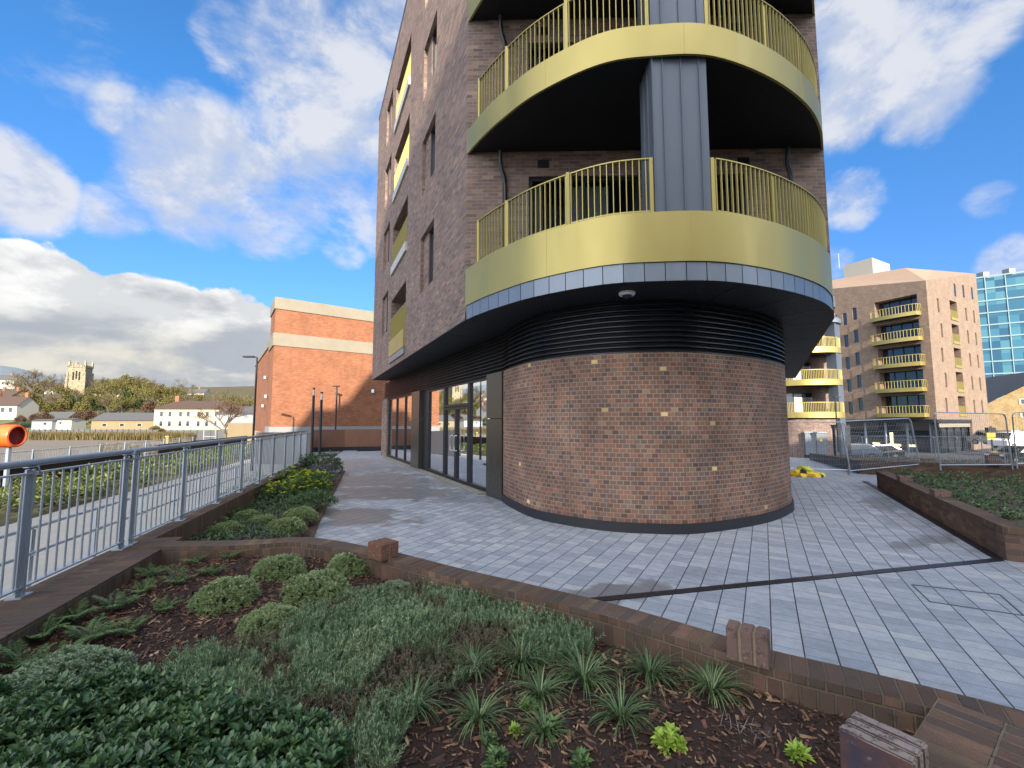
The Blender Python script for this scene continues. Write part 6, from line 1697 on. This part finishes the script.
T_ = [('bare', 22, 402, 230, 34, 'pale bare tree at the far left behind the terrace roof'), ('bare2', 33, 404, 225, 44, 'tallest bare tree on the left hillside, thin spreading twigs'), ('bare', 43, 402, 235, 36, 'bare tree just right of the tallest one on the left hillside'), ('bare2', 13, 400, 260, 26, 'low bare tree on the skyline at the far left'), ('bare', 53, 403, 220, 32, 'whitish bare tree between the hillside house and the church'), ('yellow', 61, 404, 215, 26, 'olive tree close on the left of the church tower'), ('bare', 64, 400, 245, 34, 'grey bare tree leaning against the church tower outline'),
      ('yellow', 95, 408, 205, 30, 'olive-brown tree right of the church tower hiding its nave'), ('bare2', 104, 404, 225, 34, 'brownish bare tree right of the church nave'), ('yellow', 115, 410, 200, 40, 'rounded olive tree on the hill right of the church'), ('yellow', 128, 408, 210, 42, 'broad yellow-green tree high on the hill'), ('bare2', 137, 404, 230, 38, 'brown hilltop tree behind the yellow-green ones'), ('yellow', 146, 412, 195, 38, 'yellow-green tree above the slate roof of the long stone building'), ('yellow', 158, 414, 180, 38, 'large yellow-green tree left of the cream villa'), ('yellow', 170, 412, 185, 36, 'yellow-green tree behind the villa left corner'), ('bare', 184, 404, 230, 32, 'thin bare tree standing above the villa roof'), ('yellow', 122, 416, 175, 28, 'dense yellow-green tree lower on the slope'), ('bare2', 108, 416, 178, 26, 'light brown bare tree above the barn gable'),
      ('brown', 224, 443, 75, 66, 'big spreading red-brown bare tree in front of the villa wing'), ('brown', 240, 432, 110, 48, 'red-brown tree behind the street lamp'), ('yellow', 246, 430, 118, 44, 'olive tree beside the orange building'), ('bare', 212, 420, 150, 34, 'bare tree behind the villa roof right side'),
      ('ever', 74, 408, 200, 15, 'dark evergreen bush at the foot of the church tower, left'), ('ever', 88, 409, 198, 16, 'bright green bush at the foot of the church tower, right'), ('ever', 98, 413, 188, 16, 'dark green bush right of the tower foot'), ('ever', 129, 404, 195, 14, 'dark ivy-green patch among the hill trees'), ('ever', 95, 426, 150, 9, 'small round dark bush left of the barn gable'), ('ever', 101, 427, 145, 9, 'dark shrub against the barn gable'), ('ever', 140, 410, 185, 12, 'green bush above the slate roof'),
      ('olive', 40, 414, 185, 14, 'olive hedge bush beside the terrace end'), ('olive', 52, 416, 180, 15, 'olive bush below the hillside house'), ('olive', 64, 414, 185, 16, 'yellowish bush below the church'), ('olive', 82, 416, 175, 15, 'yellowish bush behind the white bungalow'), ('olive', 112, 400, 240, 20, 'olive bush mass on the hill crest'), ('olive', 150, 404, 230, 22, 'olive bush on the hill crest, right part'), ('olive', 165, 406, 225, 16, 'small olive bush on the descending hill crest'), ('olive', 124, 398, 260, 24, 'olive crown on the highest part of the hill'), ('olive', 140, 399, 260, 22, 'yellowish crown on the hill crest'),
      ('scrub', 45, 424, 150, 12, 'brown scrub left of the grey sheds'), ('scrub', 60, 420, 165, 12, 'brown scrub behind the grey shed'), ('scrub', 80, 424, 150, 13, 'brown scrub right of the white bungalow'), ('scrub', 35, 423, 155, 10, 'brown scrub beside the terrace gardens'), ('scrub', 88, 422, 158, 13, 'reddish scrub between bungalow and barn'), ('scrub', 20, 424, 150, 9, 'scrub in front of the terrace'), ('olive', 155, 434, 120, 9, 'low yellowish bush before the barn right end'), ('scrub', 162, 436, 112, 8, 'low brown bush at the lawn edge'), ('olive', 172, 436, 112, 6, 'small pale bush by the lawn'), ('ever', 180, 402, 250, 12, 'dark green crown on the descending hill')]
T_ += [('yellow', 176, 416, 172, 30, 'yellowish tree touching the villa roof from behind'), ('bare2', 190, 414, 165, 30, 'pale bare tree behind the middle of the villa roof'), ('yellow', 202, 414, 160, 28, 'olive tree behind the right half of the villa roof'), ('bare', 218, 416, 150, 34, 'tall bare tree behind the villa wing'), ('yellow', 232, 418, 145, 32, 'olive tree behind the lower villa wing'), ('bare2', 244, 420, 140, 34, 'brownish bare tree near the orange building corner'),
       ('brown', 88, 402, 235, 30, 'red-brown tree tangled behind the church nave'), ('brown', 118, 402, 235, 34, 'red-brown tree on the crest behind the olive ones'), ('brown', 150, 404, 225, 34, 'red-brown tree on the crest, right part'), ('brown', 8, 408, 215, 24, 'brown tree behind the far left roofs'), ('brown', 50, 410, 200, 22, 'brown tree beside the small hillside house'), ('olive', 70, 404, 215, 16, 'olive bush left of the tower foot'), ('olive', 30, 408, 205, 16, 'olive bush under the tall bare tree'), ('scrub', 18, 410, 200, 15, 'brown bush under the leftmost bare tree'),
       ('olive', 105, 412, 190, 18, 'olive bush above the barn roof left end'), ('olive', 118, 414, 180, 16, 'olive bush above the barn roof middle'), ('olive', 134, 413, 185, 18, 'yellowish bush above the barn roof right of middle'), ('scrub', 150, 415, 175, 15, 'brown bush above the barn roof right end'), ('olive', 164, 417, 168, 16, 'yellowish bush between barn and villa'), ('bare2', 76, 408, 195, 22, 'pale twiggy tree in front of the tower foot'), ('yellow', 88, 412, 185, 24, 'yellow-green tree low on the slope right of the tower'),
       ('olive', 108, 400, 300, 22, 'olive crown behind the crest right of the nave'), ('olive', 92, 398, 300, 20, 'olive crown peeping out beside the tower'), ('olive', 45, 398, 300, 18, 'olive crown on the crest left of the church'), ('olive', 25, 397, 300, 16, 'olive crown on the crest at the far left'), ('olive', 155, 402, 290, 20, 'olive crown on the falling crest'), ('olive', 172, 406, 280, 16, 'small olive crown low on the falling crest')]
for a in T_: plant(*a)
for k_, o in protos.items():
    if k_ not in used: bpy.data.objects.remove(o)
